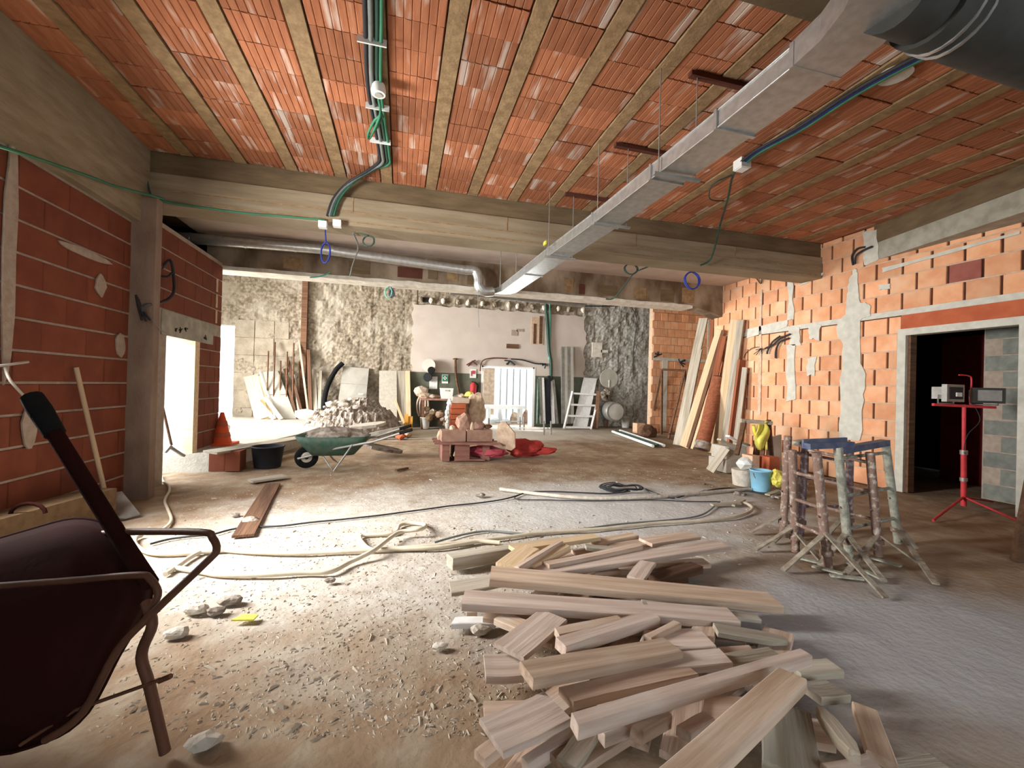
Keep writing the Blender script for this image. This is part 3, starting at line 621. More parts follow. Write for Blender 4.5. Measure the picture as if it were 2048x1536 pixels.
PL = [
 ('thick weathered timber at the far left edge of the pile', (903,1117),(1130,1080),(925,1102),.10,.10,.085,'wood_grey',None),
 ('bright pale board lying on the thick timber at the top of the pile', (1030,1099),(1201,1074),(1030,1087),.16,.14,.03,'wood_pale',None),
 ('short pale offcut with sawn end beside the two dark-edged sticks', (1033,1133),(1079,1097),(990,1125),.19,.19,.025,'wood_pale',None),
 ('narrow stick with dark edge, left of a matching pair', (1040,1134),(1126,1082),(1029,1131),.215,.20,.045,'wood_pile',None),
 ('narrow stick with blunt pale end, right of a matching pair', (1068,1132),(1142,1091),(1056,1126),.18,.18,.045,'wood_pale',None),
 ('short board with dark front edge at the far right of the pile top', (1196,1087),(1277,1071),(1196,1076),.10,.09,.035,'wood_pile',None),
 ('thin short batten poking out below the bright pale board', (1172,1094),(1228,1099),(1172,1087),.14,.13,.025,'wood_grey',None),
 ('narrow pinkish board ending in a bent nail', (1100,1130),(1284,1092),(1098,1120),.185,.17,.03,'wood_pile',None),
 ('long pale board reaching farthest right at the back of the pile', (1060,1153),(1461,1093),(1052,1130),.165,.13,.03,'wood_pile',None),
 ('long knotty brown board with battered left end, crossing the pile', (982,1158),(1572,1214),(986,1131),.25,.12,.04,'wood_pile',None),
 ('long grey-pink board just in front of the knotty brown one', (924,1206),(1484,1244),(936,1179),.20,.15,.04,'wood_pile',None),
 ('chalky white strip lying along the long grey-pink board', (1285,1209),(1525,1240),(1292,1198),.17,.12,.02,'wood_grey',None),
 ('flat pale board sticking out left under the knotty brown one', (907,1186),(1012,1166),(916,1161),.12,.14,.02,'wood_grey',None),
 ('short pinkish board poking out left below the long grey-pink one', (990,1238),(1050,1263),(1004,1219),.14,.14,.03,'wood_pile',None),
 ('small whitewashed batten at the left edge of the pile', (906,1247),(994,1247),(906,1233),.05,.05,.03,'white_paint',None),
 ('small cube-like offcut at the left edge of the pile', (938,1224),(955,1224),(938,1211),.06,.06,.05,'wood_pile',None),
 ('wide pinkish board with a dark knot hole at the left', (1050,1313),(1137,1238),(978,1291),.17,.17,.02,'wood_pile',None),
 ('short split board with ragged left end, behind the thick sawn one', (1120,1269),(1250,1243),(1098,1256),.20,.19,.035,'wood_pile',None),
 ('thick sawn board with squared left end in the middle of the pile', (1132,1293),(1322,1234),(1088,1283),.25,.19,.045,'wood_pile',None),
 ('short board half hidden to the right of the thick sawn one', (1302,1277),(1362,1247),(1282,1271),.19,.19,.03,'wood_pile',None),
 ('wide pale slab lying flat at the left edge of the pile', (967,1354),(1047,1352),(930,1307),.12,.12,.028,'wood_pile',None),
 ('broad board with bright sawn left end, above the dark hollow', (1062,1359),(1366,1304),(1031,1322),.25,.20,.04,'wood_pile',None),
 ('tan board tapering to a point of shade, right of the broad one', (1185,1346),(1471,1325),(1172,1312),.19,.17,.03,'wood_pile',None),
 ('wide brown board under the big diagonal one, bright left end', (1142,1406),(1400,1348),(1134,1368),.19,.17,.03,'wood_pile',None),
 ('big diagonal board with bright rounded left end', (1160,1450),(1624,1311),(1137,1426),.28,.20,.045,'wood_pile',None),
 ('nearest big board with long cracks, running to the bottom edge', (1375,1596),(1613,1360),(1260,1585),.30,.26,.045,'wood_pile',None),
 ('square slab with bright left edge and a crack along its back', (1013,1502),(1139,1441),(981,1425),.20,.20,.022,'wood_pile',None),
 ('short stub under the square slab at the left', (975,1516),(1012,1490),(960,1490),.10,.10,.03,'wood_pile',None),
 ('narrow board in shade below the square slab', (1052,1534),(1158,1466),(1042,1512),.12,.14,.04,'wood_pile',None),
 ('pale narrow board pointing at the camera near the bottom edge', (1150,1540),(1207,1458),(1095,1532),.14,.16,.02,'wood_grey',None),
 ('stub with pale split end below the big diagonal board', (1213,1468),(1300,1432),(1198,1449),.20,.20,.045,'wood_pile',None),
 ('second stub below the big diagonal board, reddish end', (1283,1463),(1345,1430),(1276,1447),.22,.20,.045,'wood_pile',None),
 ('short board end between the diagonal board and the nearest one', (1380,1467),(1432,1436),(1352,1450),.20,.19,.035,'wood_pile',None),
 ('flat grey board pointing at the camera, right of the nearest one', (1652,1570),(1621,1426),(1528,1570),.18,.18,.03,'wood_grey',None),
 ('grey pointed offcut lying on the right side of the pile', (1692,1499),(1628,1414),(1718,1488),.24,.22,.035,'wood_grey','both'),
 ('pale board end at the right with a dark front edge', (1600,1347),(1685,1341),(1616,1318),.11,.11,.035,'wood_grey',None),
 ('grey board end at the right below the dark-edged one', (1646,1395),(1702,1390),(1612,1357),.13,.11,.03,'wood_grey',None),
 ('ragged torn board at the right edge of the pile', (1795,1524),(1756,1421),(1742,1534),.16,.14,.03,'wood_pile',None),
 ('wide board end at the bottom edge, right of the pointed offcut', (1690,1570),(1782,1548),(1700,1502),.20,.18,.03,'wood_pile',None),
 ('grey plank corner at the bottom right of the pile', (1822,1570),(1930,1556),(1862,1498),.07,.06,.03,'wood_grey',None),
 ('whitened pointed board on the right flank of the pile', (1440,1264),(1582,1288),(1424,1244),.15,.11,.025,'wood_grey','end'),
 ('thin batten below the whitened pointed board', (1493,1286),(1548,1291),(1492,1277),.06,.05,.02,'wood_grey',None),
 ('dark shaded timber under the long pale board', (1322,1158),(1404,1133),(1310,1143),.10,.09,.05,'wood_dark',None),
 ('second dark timber end, lower of the shaded two', (1310,1170),(1375,1150),(1302,1158),.06,.06,.05,'wood_dark',None),
 ('pale square-cut board end leaning against the long pale board', (1290,1158),(1312,1126),(1251,1155),.155,.15,.02,'wood_pile',None),
 ('ragged pale board on the right between diagonal and tan boards', (1440,1332),(1562,1314),(1450,1301),.15,.13,.02,'wood_grey',None),
 ('wide pinkish board in the middle, partly under the broad one', (1320,1298),(1437,1292),(1362,1254),.17,.16,.02,'wood_pile',None),
]
for p in PL: plank(*p)
rf = random.Random(5)
for i in range(34):     # the planks underneath that show only in the gaps
    v = rf.uniform(1.25, 2.75); c = Vector((.45+.32*v+rf.uniform(-.45, .55)*.9, v, 0)); ang = rf.uniform(-.5, .9); L = rf.uniform(.5, 1.0)
    if i < 4: c = Vector((1.25+.3*i, 3.05, 0)); ang = .15; L = .5
    if i > 21: v = rf.uniform(1.25, 1.75); c = Vector((rf.uniform(.55, 1.75), v, 0)); L = rf.uniform(.35, .7)
    z = .03+.024*(i % (5 if i < 22 else 4)); W = rf.uniform(.08, .15)
    x = Vector((math.cos(ang), math.sin(ang), 0)); y = Vector((-x.y, x.x, 0)); PSEED[0] += 1
    o = place_local('wooden_plank', plank_mesh(L, W, .026, PSEED[0]), 'wood_pile', c-x*L/2-y*W/2+Vector((0, 0, z)), x, y, Vector((0, 0, 1)))
    tag(o, 'plank glimpsed low down in the gaps of the foreground pile', 'plank', 'lowest planks of the foreground pile')

# ---- steel trestles at the right
def trestle(label, posts, rungs, legs, mats, top=None):
    base = (posts[0][0]+posts[-1][0])/2
    t = thing('scaffold_trestle', label, 'trestle', (base.x, base.y, 0), 'scaffold trestles by the right wall')
    for i, (a, b) in enumerate(posts):
        q = MB(); q.tube([a, a+(b-a)*.33, a+(b-a)*.66, b], .032, 9); po = q.build('post', mats[i % len(mats)], t)
        d = (b-a).normalized(); q = MB(); q.lathe([(.045, 0), (.045, .03), (.038, .035)], a+(b-a)*.12, d, 10); q.build('collar', 'rusty_tube', po); q = MB(); q.tube([a+(b-a)*.45-Vector((.05, 0, 0)), a+(b-a)*.45+Vector((.06, .01, 0))], .008, 5); q.build('pin', 'rusty_tube', po)
    for a, b in rungs: q = MB(); q.tube([a, b], .014, 7); q.build('rung', mats[-1], t)
    for a, b in legs: q = MB(); q.bar(a, b, .04, .012); q.build('leg', 'leg_steel', t)
    if top: q = MB(); q.bar(top[0], top[1], .07, .05); q.build('top_rail', 'blue_steel', t)
    return t
def post(bx, by, tx, ty):
    a = F(bx, by); d = depth(a); return a, atD(tx, ty, d)
def onpost(p, t): return p[0]+(p[1]-p[0])*t
pb, pc, pd, pe = post(1591, 1103, 1585, 900), post(1656, 1137, 1633, 905), post(1698, 1112, 1676, 895), post(1797, 1086, 1771, 885)
pa, pf, pg, ph = post(1566, 1072, 1576, 872), post(1600, 1070, 1611, 880), post(1757, 1112, 1740, 905), post(1697, 1062, 1700, 900)
def cross(p, q, ts): return [(onpost(p, t), onpost(q, t)) for t in ts]
def foot(p, t, fx, fy): return (onpost(p, t), F(fx, fy, .01))
trestle('rust-brown trestle nearest the plank pile, thin legs splayed', [pb, pc], cross(pb, pc, (.28, .52, .78)), [foot(pb, .25, 1512, 1099), foot(pb, .2, 1640, 1120), foot(pc, .3, 1566, 1141), foot(pc, .32, 1772, 1196)], ['rusty_tube'])
trestle('mortar-splashed grey-green trestle with blue top rail', [pd, pe], cross(pd, pe, (.25, .55, .9)), [foot(pd, .2, 1768, 1162), foot(pd, .22, 1640, 1130), foot(pe, .15, 1872, 1168), foot(pe, .2, 1834, 1098)], ['mortar_tube'], top=(onpost(pd, .97), onpost(pe, 1.0)))
trestle('rusty trestle at the back left of the group', [pa, ph], cross(pa, ph, (.3, .6, .85)), [foot(pa, .22, 1500, 1066), foot(ph, .25, 1640, 1085)], ['rusty_tube', 'plum_tube'])
trestle('trestle in the middle of the group, half hidden', [pf, pg], cross(pf, pg, (.35, .62, .9)), [foot(pf, .2, 1545, 1085), foot(pg, .22, 1835, 1125), foot(pg, .2, 1690, 1150)], ['plum_tube', 'rusty_tube'])
q = MB(); a, b = atD(1612, 892, depth(pd[0])-.0), atD(1700, 888, depth(pd[0])+.05); q.bar(a, b, .09, .045)
q.bar(a+Vector((0, .03, .02)), b+Vector((0, .03, .02)), .02, .06); tag(q.build('blue_channel', 'blue_steel'), 'short blue steel channel laid across the trestle tops', 'steel channel')
q = MB(); a = atD(1590, 882, depth(pa[0])+.1); q.rock(a+Vector((.08, 0, -.02)), .10, seed=3, squash=(1.2, .5, .35)); tag(q.build('folded_rag', 'cement_slab'), 'crumpled pale rag hanging between the left trestle posts', 'rag')
q = MB()
for i in range(5):
    a, b = F(1590+i*35, 1150-abs(i-2)*18+R.uniform(-8, 8), .01), F(1650+i*38, 1165-abs(i-2)*15+R.uniform(-8, 8), .02); q = MB(); q.bar(a, b, .04, .012)
    tag(q.build('loose_batten', 'mortar_tube'), 'flat dusty steel strip on the floor under the trestles', 'steel strip', 'strips under the trestles')

# ---- red lamp stand in front of the doorway
base = F(1927, 1022); dd = depth(base)
t = thing('work_lamp_stand', 'red tripod stand with two site floodlights before the dark doorway', 'lamp stand', base)
top = atD(1928, 809, dd); foot0 = base+Vector((0, 0, .06))
q = MB(); q.tube([foot0, base+(top-base)*.55], .026, 10); q.build('lower_pole', 'red_paint', t)
q = MB(); q.tube([base+(top-base)*.5, top], .018, 10); po = q.build('upper_pole', 'red_paint', t)
q = MB(); q.lathe([(.034, 0), (.034, .05)], base+(top-base)*.53, (0, 0, 1), 10); q.tube([base+(top-base)*.55, base+(top-base)*.55+Vector((-.06, -.03, 0))], .007, 6); q.build('clamp', 'steel_dull', po)
q = MB(); q.lathe([(.034, 0), (.034, .04)], base+(top-base)*.28, (0, 0, 1), 10); q.build('clamp', 'steel_dull', t)
for fx, fy in ((1866, 1041), (2032, 1040), (1985, 1003)):
    q = MB(); q.tube([base+Vector((0, 0, .16)), F(fx, fy, .012)], .013, 7); q.build('leg', 'red_paint', t)
ca, cb = atD(1866, 809, dd), atD(1990, 815, dd)
q = MB(); q.bar(ca, cb, .03, .03); cbar = q.build('crossbar', 'red_paint', t)
hk = [atD(1940, 808, dd), atD(1943, 762, dd), atD(1938, 752, dd), atD(1918, 750, dd)]
q = MB(); q.tube(smooth_pts(hk, 4), .008, 6); q.build('carry_handle', 'red_paint', t)
for i, (x0, y0, x1, y1, yaw) in enumerate(((1868, 769, 1916, 803, .25), (1944, 776, 1992, 806, -.35))):
    c = atD((x0+x1)/2, (y0+y1)/2, dd-.02); ww = (x1-x0)/FPX*dd; hh = (y1-y0)/FPX*dd
    fx = _rgt0*math.cos(yaw)+Vector((_sy, _cy, 0))*math.sin(yaw); fy = Vector((0, 0, 1)).cross(fx); fz = Vector((0, 0, 1))
    def P3(a, b, cc): return c+fx*(a*ww/2)+fy*(b*.09)+fz*(cc*hh/2)
    q = MB(); q.prism([P3(-1, -1, -1), P3(1, -1, -1), P3(1, -1, 1), P3(-1, -1, 1)], fy*.05)
    q.prism([P3(-.7, -.45, -.7), P3(.7, -.45, -.7), P3(.7, -.45, .7), P3(-.7, -.45, .7)], fy*.12); hd = q.build('lamp_head', 'steel_dull' if i == 0 else 'steel_dark', t)
    q = MB(); s = -1 if i == 0 else 1
    q.prism([P3(-.75, -1.02, -.7), P3(.75, -1.02, -.7), P3(.75, -1.02, .7), P3(-.75, -1.02, .7)], fy*-.006); q.build('lens', 'black_plastic' if i == 0 else 'steel_dull', hd)
    if i == 0: q = MB(); q.bar(P3(-.1, -1.1, -.15), P3(.5, -1.1, -.15), .02, .045); q.build('bulb_tube', 'glass_lens', hd)
    q = MB(); q.tube([P3(-.9, 0, -.2), P3(-.9, 0, -1.2), P3(.9, 0, -1.2), P3(.9, 0, -.2)], .008, 6); q.build('yoke', 'steel_dull', hd)
q = MB(); q.tube(smooth_pts([atD(1945, 806, dd), atD(1960, 840, dd-.02), atD(1935, 870, dd-.03), atD(1928, 900, dd-.03)], 5), .005, 5); q.build('lamp_cable', 'cable_black', t)
# dark board leaning at the right edge of the frame
a = F(2018, 1118); q = MB(); q.prism([a, a+Vector((.9, -.35, 0)), a+Vector((1.25, -.3, 1.0)), a+Vector((.55, .12, 1.15))], (-.03, -.05, .0)); tag(q.build('leaning_board', 'wood_dark'), 'dark board leaning at the right edge of the view', 'board')

# ---- near wheelbarrow at the left, tipped up on its nose with the underside of the tray towards us
t = thing('wheelbarrow', 'dark wheelbarrow tipped up on its nose at the near left', 'wheelbarrow', (-1.0, 1.2, 0))
rimpx = [(-150, 1150), (-60, 1100), (60, 1062), (150, 1040), (215, 1054), (262, 1098), (300, 1168), (285, 1225), (235, 1310), (172, 1424), (90, 1480), (-40, 1500), (-150, 1400), (-190, 1260)]
def ring3(px, dfun, n=4):
    p = [atD(x, y, dfun(x, y)) for x, y in px]; return smooth_pts(p+[p[0]], n)[:-1]
ro = ring3(rimpx, lambda x, y: 1.80-(y-1040)*.0008)
cx_, cy_ = 70, 1255
mid_ = ring3([(cx_+(x-cx_)*.93, cy_+(y-cy_)*.93) for x, y in rimpx], lambda x, y: 1.72-(y-1040)*.0008)
bo_ = ring3([(cx_+(x-cx_)*.74, cy_+(y-cy_)*.74) for x, y in rimpx], lambda x, y: 1.58-(y-1040)*.0006)
inn = [p+(p-Vector((0, 0, CZ))).normalized()*.02 for p in bo_]; n = len(ro)
q = MB(); q.add(list(ro)+list(mid_)+list(bo_), [(i, (i+1) % n, n+(i+1) % n, n+i) for i in range(n)]+[(n+i, n+(i+1) % n, 2*n+(i+1) % n, 2*n+i) for i in range(n)]+[tuple(range(2*n, 3*n))], True)
tray = q.build('tray', 'dark_maroon', t); md = tray.modifiers.new('sheet', 'SOLIDIFY'); md.thickness = .006
q = MB(); q.tube(ro, .012, 7, closed=True); q.build('rolled_rim', 'dark_maroon', tray)
lp = [atD(190, 1070, 1.72), atD(245, 1064, 1.68), atD(400, 1064, 1.58), atD(425, 1076, 1.57), atD(433, 1100, 1.55), atD(415, 1122, 1.53), atD(310, 1222, 1.47), atD(235, 1300, 1.43), atD(165, 1425, 1.40), atD(90, 1480, 1.38)]
q = MB(); q.tube(smooth_pts(lp, 4), .013, 9); q.build('support_leg', 'dark_tube', t)
lp = [atD(-60, 1176, 1.49), atD(150, 1160, 1.50), atD(275, 1150, 1.51), atD(300, 1158, 1.51), atD(316, 1185, 1.5), atD(306, 1212, 1.49), atD(290, 1240, 1.48)]
q = MB(); q.tube(smooth_pts(lp, 4), .012, 9); q.build('cross_brace', 'dark_tube', t)
legb = F(330, 1512); dl = depth(legb); lp = [atD(292, 1205, dl+.04), atD(304, 1250, dl), atD(283, 1310, dl), atD(300, 1375, dl), legb+Vector((0, 0, .012))]
q = MB(); q.tube(smooth_pts(lp, 5), .017, 9); lg = q.build('support_leg', 'dark_tube', t)
q = MB(); q.tube([atD(318, 1362, dl), atD(342, 1352, dl)], .009, 7); q.build('peg', 'dark_tube', lg)
q = MB(); q.tube([atD(325, 1358, dl), atD(150, 1420, 1.40), atD(40, 1490, 1.35)], .006, 7); q.build('axle_stay', 'dark_tube', t)
a, b = atD(238, 1072, 1.66), atD(64, 794, 1.78)
q = MB(); q.tube([atD(300, 1168, 1.55), a, a+(b-a)*.74], .028, 10); hd = q.build('handle', 'dark_maroon', t)
q = MB(); q.tube([a+(b-a)*.72, a+(b-a)*.9, b], [.034, .039, .036], 12); q.build('grip', 'black_rubber', hd)
wc = Vector((-1.5, .85, .19)); wa = Vector((.8, .6, 0))
q = MB(); q.lathe([(.13, -.035), (.185, -.03), (.19, 0), (.185, .03), (.13, .035)], wc, wa, 24); wh = q.build('wheel', 'black_rubber', t)
q = MB(); q.lathe([(.03, -.05), (.03, .05)], wc, wa, 10); q.build('hub', 'dark_tube', wh); q = MB(); q.lathe([(.12, -.01), (.12, .01)], wc, wa, 16); q.build('wheel_disc', 'dark_tube', wh)
t = thing('wall_hook', 'bent pale steel bar fixed to the left wall at the frame edge', 'steel bar', atU(30, 760, UL+.03))
q = MB(); q.tube([atU(-10, 733, UL+.04), atU(56, 724, UL+.04)], .010, 6); q.build('bar', 'panel_grey', t)
q = MB(); q.tube(smooth_pts([atU(10, 735, UL+.04), atU(20, 760, UL+.06), atU(46, 790, UL+.05)], 4), .010, 6); q.build('bent_arm', 'panel_grey', t)
q = MB(); c = F(56, 1028, .30); q.tube([c+Vector((math.cos(k*math.pi/8)*.10, .0, math.sin(k*math.pi/8)*.075)) for k in range(9)], .013, 7); tag(q.build('bucket_handle', 'dark_maroon'), 'dark red hoop handle sticking up behind the near wheelbarrow', 'handle')
a, b = atU(214, 1004, UL+.2), atU(152, 735, UL+.035)
a.z = max(a.z, .03)
t = thing('shovel', 'shovel with pale wooden shaft leaning against the red brick wall', 'shovel', a)
q = MB(); q.tube([a+(b-a)*.02, b], .019, 9); q.build('shaft', 'wood_shaft', t)
bm_ = F(262, 1032, .02); c = (a+bm_)/2
q = MB(); q.prism([a+Vector((-.10, .02, .05)), a+Vector((.06, .10, .06)), bm_+Vector((.06, .02, .0)), bm_+Vector((-.02, -.06, -.01)), bm_+Vector((-.13, -.07, .0))], (0, 0, .012)); q.build('blade', 'steel_dull', t)
# rough plank and rubble behind the barrow by the wall
q = MB(); q.bar(F(-40, 1085, .16), F(205, 1010, .14), .22, .30); tag(q.build('timber_beam', 'sand'), 'ochre timber lying along the foot of the left wall', 'timber')
q = MB(); q.rock(F(20, 985, .12), .30, seed=21, squash=(.8, .7, .8), n=2); tag(q.build('plaster_lump', 'mortar_grey'), 'pale plaster lump against the left wall at the frame edge', 'rubble')

# ---- hoses and cables on the floor
def floorcable(name, px, r, material, label, cat, z0=None, n=6, wob=.01):
    pts = [F(p[0], p[1], (p[2] if len(p) > 2 else r*.9)) for p in px]; pts = smooth_pts(pts, n)
    if wob: pts = wobble(pts, wob, len(px))
    q = MB(); q.tube(pts, r, 7); return tag(q.build(name, material), label, cat)
floorcable('water_hose', [(1000,1085),(960,1082),(930,1086),(870,1095),(790,1098),(745,1100),(725,1085),(722,1072),(745,1070),(790,1066),(800,1050),(825,1046),(850,1050),(842,1058,.06),(800,1064,.05),(775,1080,.05),(745,1102,.05),(700,1124),(660,1143),(600,1146),(520,1150),(440,1150),(395,1142),(350,1136),(330,1140)], .017, 'hose_cream', 'cream hose with a loop, nearest the splintered floor', 'hose')
floorcable('water_hose', [(330,1148),(360,1128),(400,1104),(430,1098),(520,1105),(620,1106),(740,1100),(860,1092),(910,1086),(1010,1075),(1100,1064),(1200,1058),(1320,1046),(1420,1040),(1480,1032),(1506,1018),(1495,1008),(1470,1002)], .017, 'hose_cream', 'long cream hose running from left to the right-hand bend', 'hose')
floorcable('water_hose', [(455,1100),(420,1102),(350,1107),(300,1105),(270,1090),(272,1076),(285,1070)], .017, 'hose_cream', 'short cream hose curling behind the near wheelbarrow handle', 'hose')
floorcable('water_hose', [(322,950),(326,962),(338,972),(336,985),(330,1002),(336,1020),(343,1035),(338,1048),(325,1060)], .013, 'hose_cream', 'thin pale hose wriggling down from the left column', 'hose')
floorcable('power_cable', [(430,1068),(480,1056),(560,1052),(620,1045),(720,1035),(820,1023),(900,1012),(1000,1000),(1055,985),(1100,983),(1160,985),(1220,987),(1260,982)], .008, 'cable_black', 'black cable crossing the pale dust towards the coil', 'cable')
floorcable('power_cable', [(300,1088),(340,1078),(390,1072),(425,1070)], .008, 'cable_black', 'short black cable seen inside the wheelbarrow frame', 'cable')
floorcable('power_cable', [(1290,978),(1320,990),(1350,996),(1380,988),(1420,980),(1460,976),(1510,985),(1550,992),(1600,985)], .008, 'cable_black', 'black cable running right from the coil to the trestles', 'cable')
floorcable('power_cable', [(1438,1004),(1420,1020),(1395,1032),(1340,1040),(1240,1048),(1150,1060),(1060,1068),(985,1062),(930,1068),(870,1085)], .009, 'cable_grey', 'grey cable lying just behind the plank pile', 'cable')
floorcable('power_cable', [(1050,985),(1030,998),(1100,1000),(1200,1002),(1300,1000),(1380,1003),(1440,1003)], .006, 'cable_black', 'thin dark cable below the pale plastic conduit', 'cable')
floorcable('conduit_pipe', [(1000,978),(1080,988),(1180,996),(1300,994),(1400,986),(1500,978)], .022, 'rubble_pale', 'pale plastic conduit half buried in the dust', 'pipe', wob=0)
q = MB(); pts = []
for k in range(60):
    a = k/60*math.pi*2*4; rr_ = .20+.05*math.sin(k*.9)+.02*k/60
    c = F(1242, 978, .02); pts.append(c+Vector((math.cos(a)*rr_*1.1, math.sin(a)*rr_*.8, .004*k/6+.012*math.sin(k*1.7))))
q.tube(smooth_pts(pts, 3), .008, 6); tag(q.build('cable_coil', 'cable_black'), 'loose coil of black cable on the pale floor', 'cable')
floorcable('power_cable', [(1280,972),(1300,984),(1330,992),(1370,1000)], .007, 'cable_grey', 'tail of grey wire leaving the black coil', 'cable')
tag(board_obj('dark_board', F(546, 968, .012), F(486, 1072, .012), .16, .02, (1, .3, 0), 'wood_dark'), 'dark flat board lying on the floor left of centre', 'board')
tag(board_obj('pale_board', F(500, 962, .03), F(570, 952, .03), .18, .025, (0, 1, 0), 'wood_grey'), 'pale broken board behind the dark flat board', 'board')

# ---- chips and splinters over the floor
def chips():
    rr = random.Random(3); q = MB()
    for i in range(9000):
        px = rr.gauss(760, 300); py = 1050+rr.random()**1.5*420
        if not (180 < px < 1650) or py > 1520: continue
        if i % 3 == 0: px, py = rr.uniform(350, 1550), rr.uniform(935, 1110)
        p = F(px, py)
        if p.x < -2.5: continue
        s = rr.uniform(.0016, .0045)*(1 if rr.random() < .95 else 2.2); a = rr.random()*6.28; l = s*rr.uniform(1, 4.5)
        x = Vector((math.cos(a), math.sin(a), rr.uniform(-.2, .2)))*l; y = Vector((-math.sin(a), math.cos(a), rr.uniform(-.3, .3)))*s; z = Vector((0, 0, s*rr.uniform(.5, 1.3)))
        p = Vector((p.x, p.y, floor_h(p.x, p.y)))
        q.add([p-x-y, p+x-y*.4, p+x*.6+y, p-x*.8+y, p+z-x*.5, p+z+x*.4], [(0, 1, 5, 4), (1, 2, 5), (2, 3, 4, 5), (3, 0, 4)])
    o = q.build('floor_splinters', 'chip', origin=(0, 3, 0)); o['kind'] = 'stuff'; o['label'] = 'wood splinters, chips and plaster crumbs strewn over the floor'; o['category'] = 'debris'
chips()
RB = [((460,1200),.05,'green-grey stone flake'),((352,1265),.045,'round white pebble of plaster'),((432,1222),.04,'dark flat shard'),((395,1218),.05,'pale flat shard'),((660,1160),.03,'small grey clod'),((880,1292),.03,'chalk chip'),((470,1030),.04,'black clod'),((960,1258),.05,'torn white paper scrap'),((410,1480),.05,'pale stick end'),((960,990),.05,'dark clod by the conduit end'),((500,1040),.06,'dark crumb heap')]
for i, (p, r, nm) in enumerate(RB):
    q = MB(); q.rock(F(*p, r*.4), r, seed=60+i, squash=(1.2, .8, .55)); m = 'rubble_pale' if ('pale' in nm or 'white' in nm or 'chalk' in nm) else 'rubble'
    tag(q.build('rubble_chunk', m), nm+' on the floor '+('left of the plank pile' if p[1] > 1100 else 'of pale dust'), 'rubble', 'loose rubble on the floor')
q = MB(); p = F(488, 1240, .012); q.prism([p+Vector((-.06, 0, 0)), p+Vector((.05, -.02, 0)), p+Vector((.06, .03, .0)), p+Vector((-.02, .05, 0))], (0, 0, .008)); tag(q.build('yellow_scrap', 'yellow_plastic'), 'small yellow plastic scrap on the floor', 'scrap')

# ---- galvanised ductwork
DZ0, DZ1 = 2.95, 3.05
t = thing('air_duct', 'flat galvanised duct running the length of the ceiling to an elbow', 'duct', (1.85, 4.4, DZ0))
def dsec(u, v, w=.28): return u, v, w
path = [(1.80, 7.35), (1.86, 6.1), (1.90, 5.15), (1.97, 4.0), (2.0, 3.0), (2.02, 2.3), (2.02, 1.75)]
def flatduct(pts, w, z0, z1, name, parent, material='galvanised'):
    q = MB(); vs = []; n = len(pts)
    for i, (x, y) in enumerate(pts):
        a = Vector(pts[max(i-1, 0)]); b = Vector(pts[min(i+1, n-1)]); d = (b-a).normalized(); s = Vector((d.y, -d.x))
        vs += [(x-s.x*w/2, y-s.y*w/2, z0), (x+s.x*w/2, y+s.y*w/2, z0), (x+s.x*w/2, y+s.y*w/2, z1), (x-s.x*w/2, y-s.y*w/2, z1)]
    q.add(vs, [(i*4+k, i*4+(k+1) % 4, i*4+4+(k+1) % 4, i*4+4+k) for i in range(n-1) for k in range(4)]+[(3, 2, 1, 0), tuple(4*(n-1)+k for k in range(4))])
    return q.build(name, material, parent)
for i in range(len(path)-1):
    sec = flatduct([path[i], path[i+1]], .28, DZ0, DZ1, 'duct_section', t)
    x, y = path[i+1]; d = (Vector(path[i+1])-Vector(path[i])).normalized(); s = Vector((d.y, -d.x)); a = Vector((x, y))
    q = MB(); q.bar((a.x-s.x*.155, a.y-s.y*.155, (DZ0+DZ1)/2), (a.x+s.x*.155, a.y+s.y*.155, (DZ0+DZ1)/2), .025, DZ1-DZ0+.025, side=(d.x, d.y, 0)); q.build('flange', 'galvanised', sec)
q = MB(); a, b = Vector(path[0]), Vector(path[-1])
for zz in (DZ0-.004, DZ1+.004):
    q.tube([(x-.142, y, zz) for x, y in path], .007, 5)
q.build('corner_profile', 'galvanised', t)
el = [(2.02, 1.75), (2.0, 1.55), (1.93, 1.36), (1.82, 1.2), (1.68, 1.06)]
flatduct(el, .30, DZ0-.01, DZ1+.02, 'elbow', t)
ye = atD(1131, 467, depth((1.68, 5.0, 3.0))); MB().box((1.77-.145, 4.86, 3.0), (1.77-.128, 4.94, 3.04)).build('yellow_label', 'yellow_tape', t)
# tapered end and S-bend joining the cross duct
q = MB(); vs = []
for x, y, ww, z0, z1 in ((1.80, 7.35, .28, DZ0, DZ1), (1.74, 7.55, .26, DZ0+.005, DZ1), (1.62, 7.62, .2, DZ0+.01, DZ1), (1.52, 7.60, .14, DZ0+.02, DZ1)):
    vs += [(x-ww/2, y, z0), (x+ww/2, y, z0), (x+ww/2, y, z1), (x-ww/2, y, z1)]
q.add(vs, [(i*4+k, i*4+4+k, i*4+4+(k+1) % 4, i*4+(k+1) % 4) for i in range(3) for k in range(4)]+[(0, 1, 2, 3), (15, 14, 13, 12)]); q.build('end_taper', 'galvanised', t)
t2 = thing('cross_duct', 'slim galvanised duct crossing in front of the old stained beam', 'duct', (-1.2, 7.5, 3.3))
d2 = [atV(300, 470, 7.5), atV(640, 498, 7.5), atV(930, 540, 7.5)]
q = MB(); q.tube([d2[0], d2[1], d2[2]], .082, 14); pipe = q.build('pipe', 'galvanised', t2)
for px in (370, 470, 565, 640, 740, 840):
    p = d2[0]+(d2[2]-d2[0])*((px-300)/630); p.z = (d2[0].z+(d2[1].z-d2[0].z)*min(1, (px-300)/340)) if px < 640 else d2[1].z+(d2[2].z-d2[1].z)*((px-640)/290)
    q = MB(); q.lathe([(.088, -.012), (.088, .012)], p, (1, 0, 0), 14); q.build('joint_band', 'galvanised', pipe)
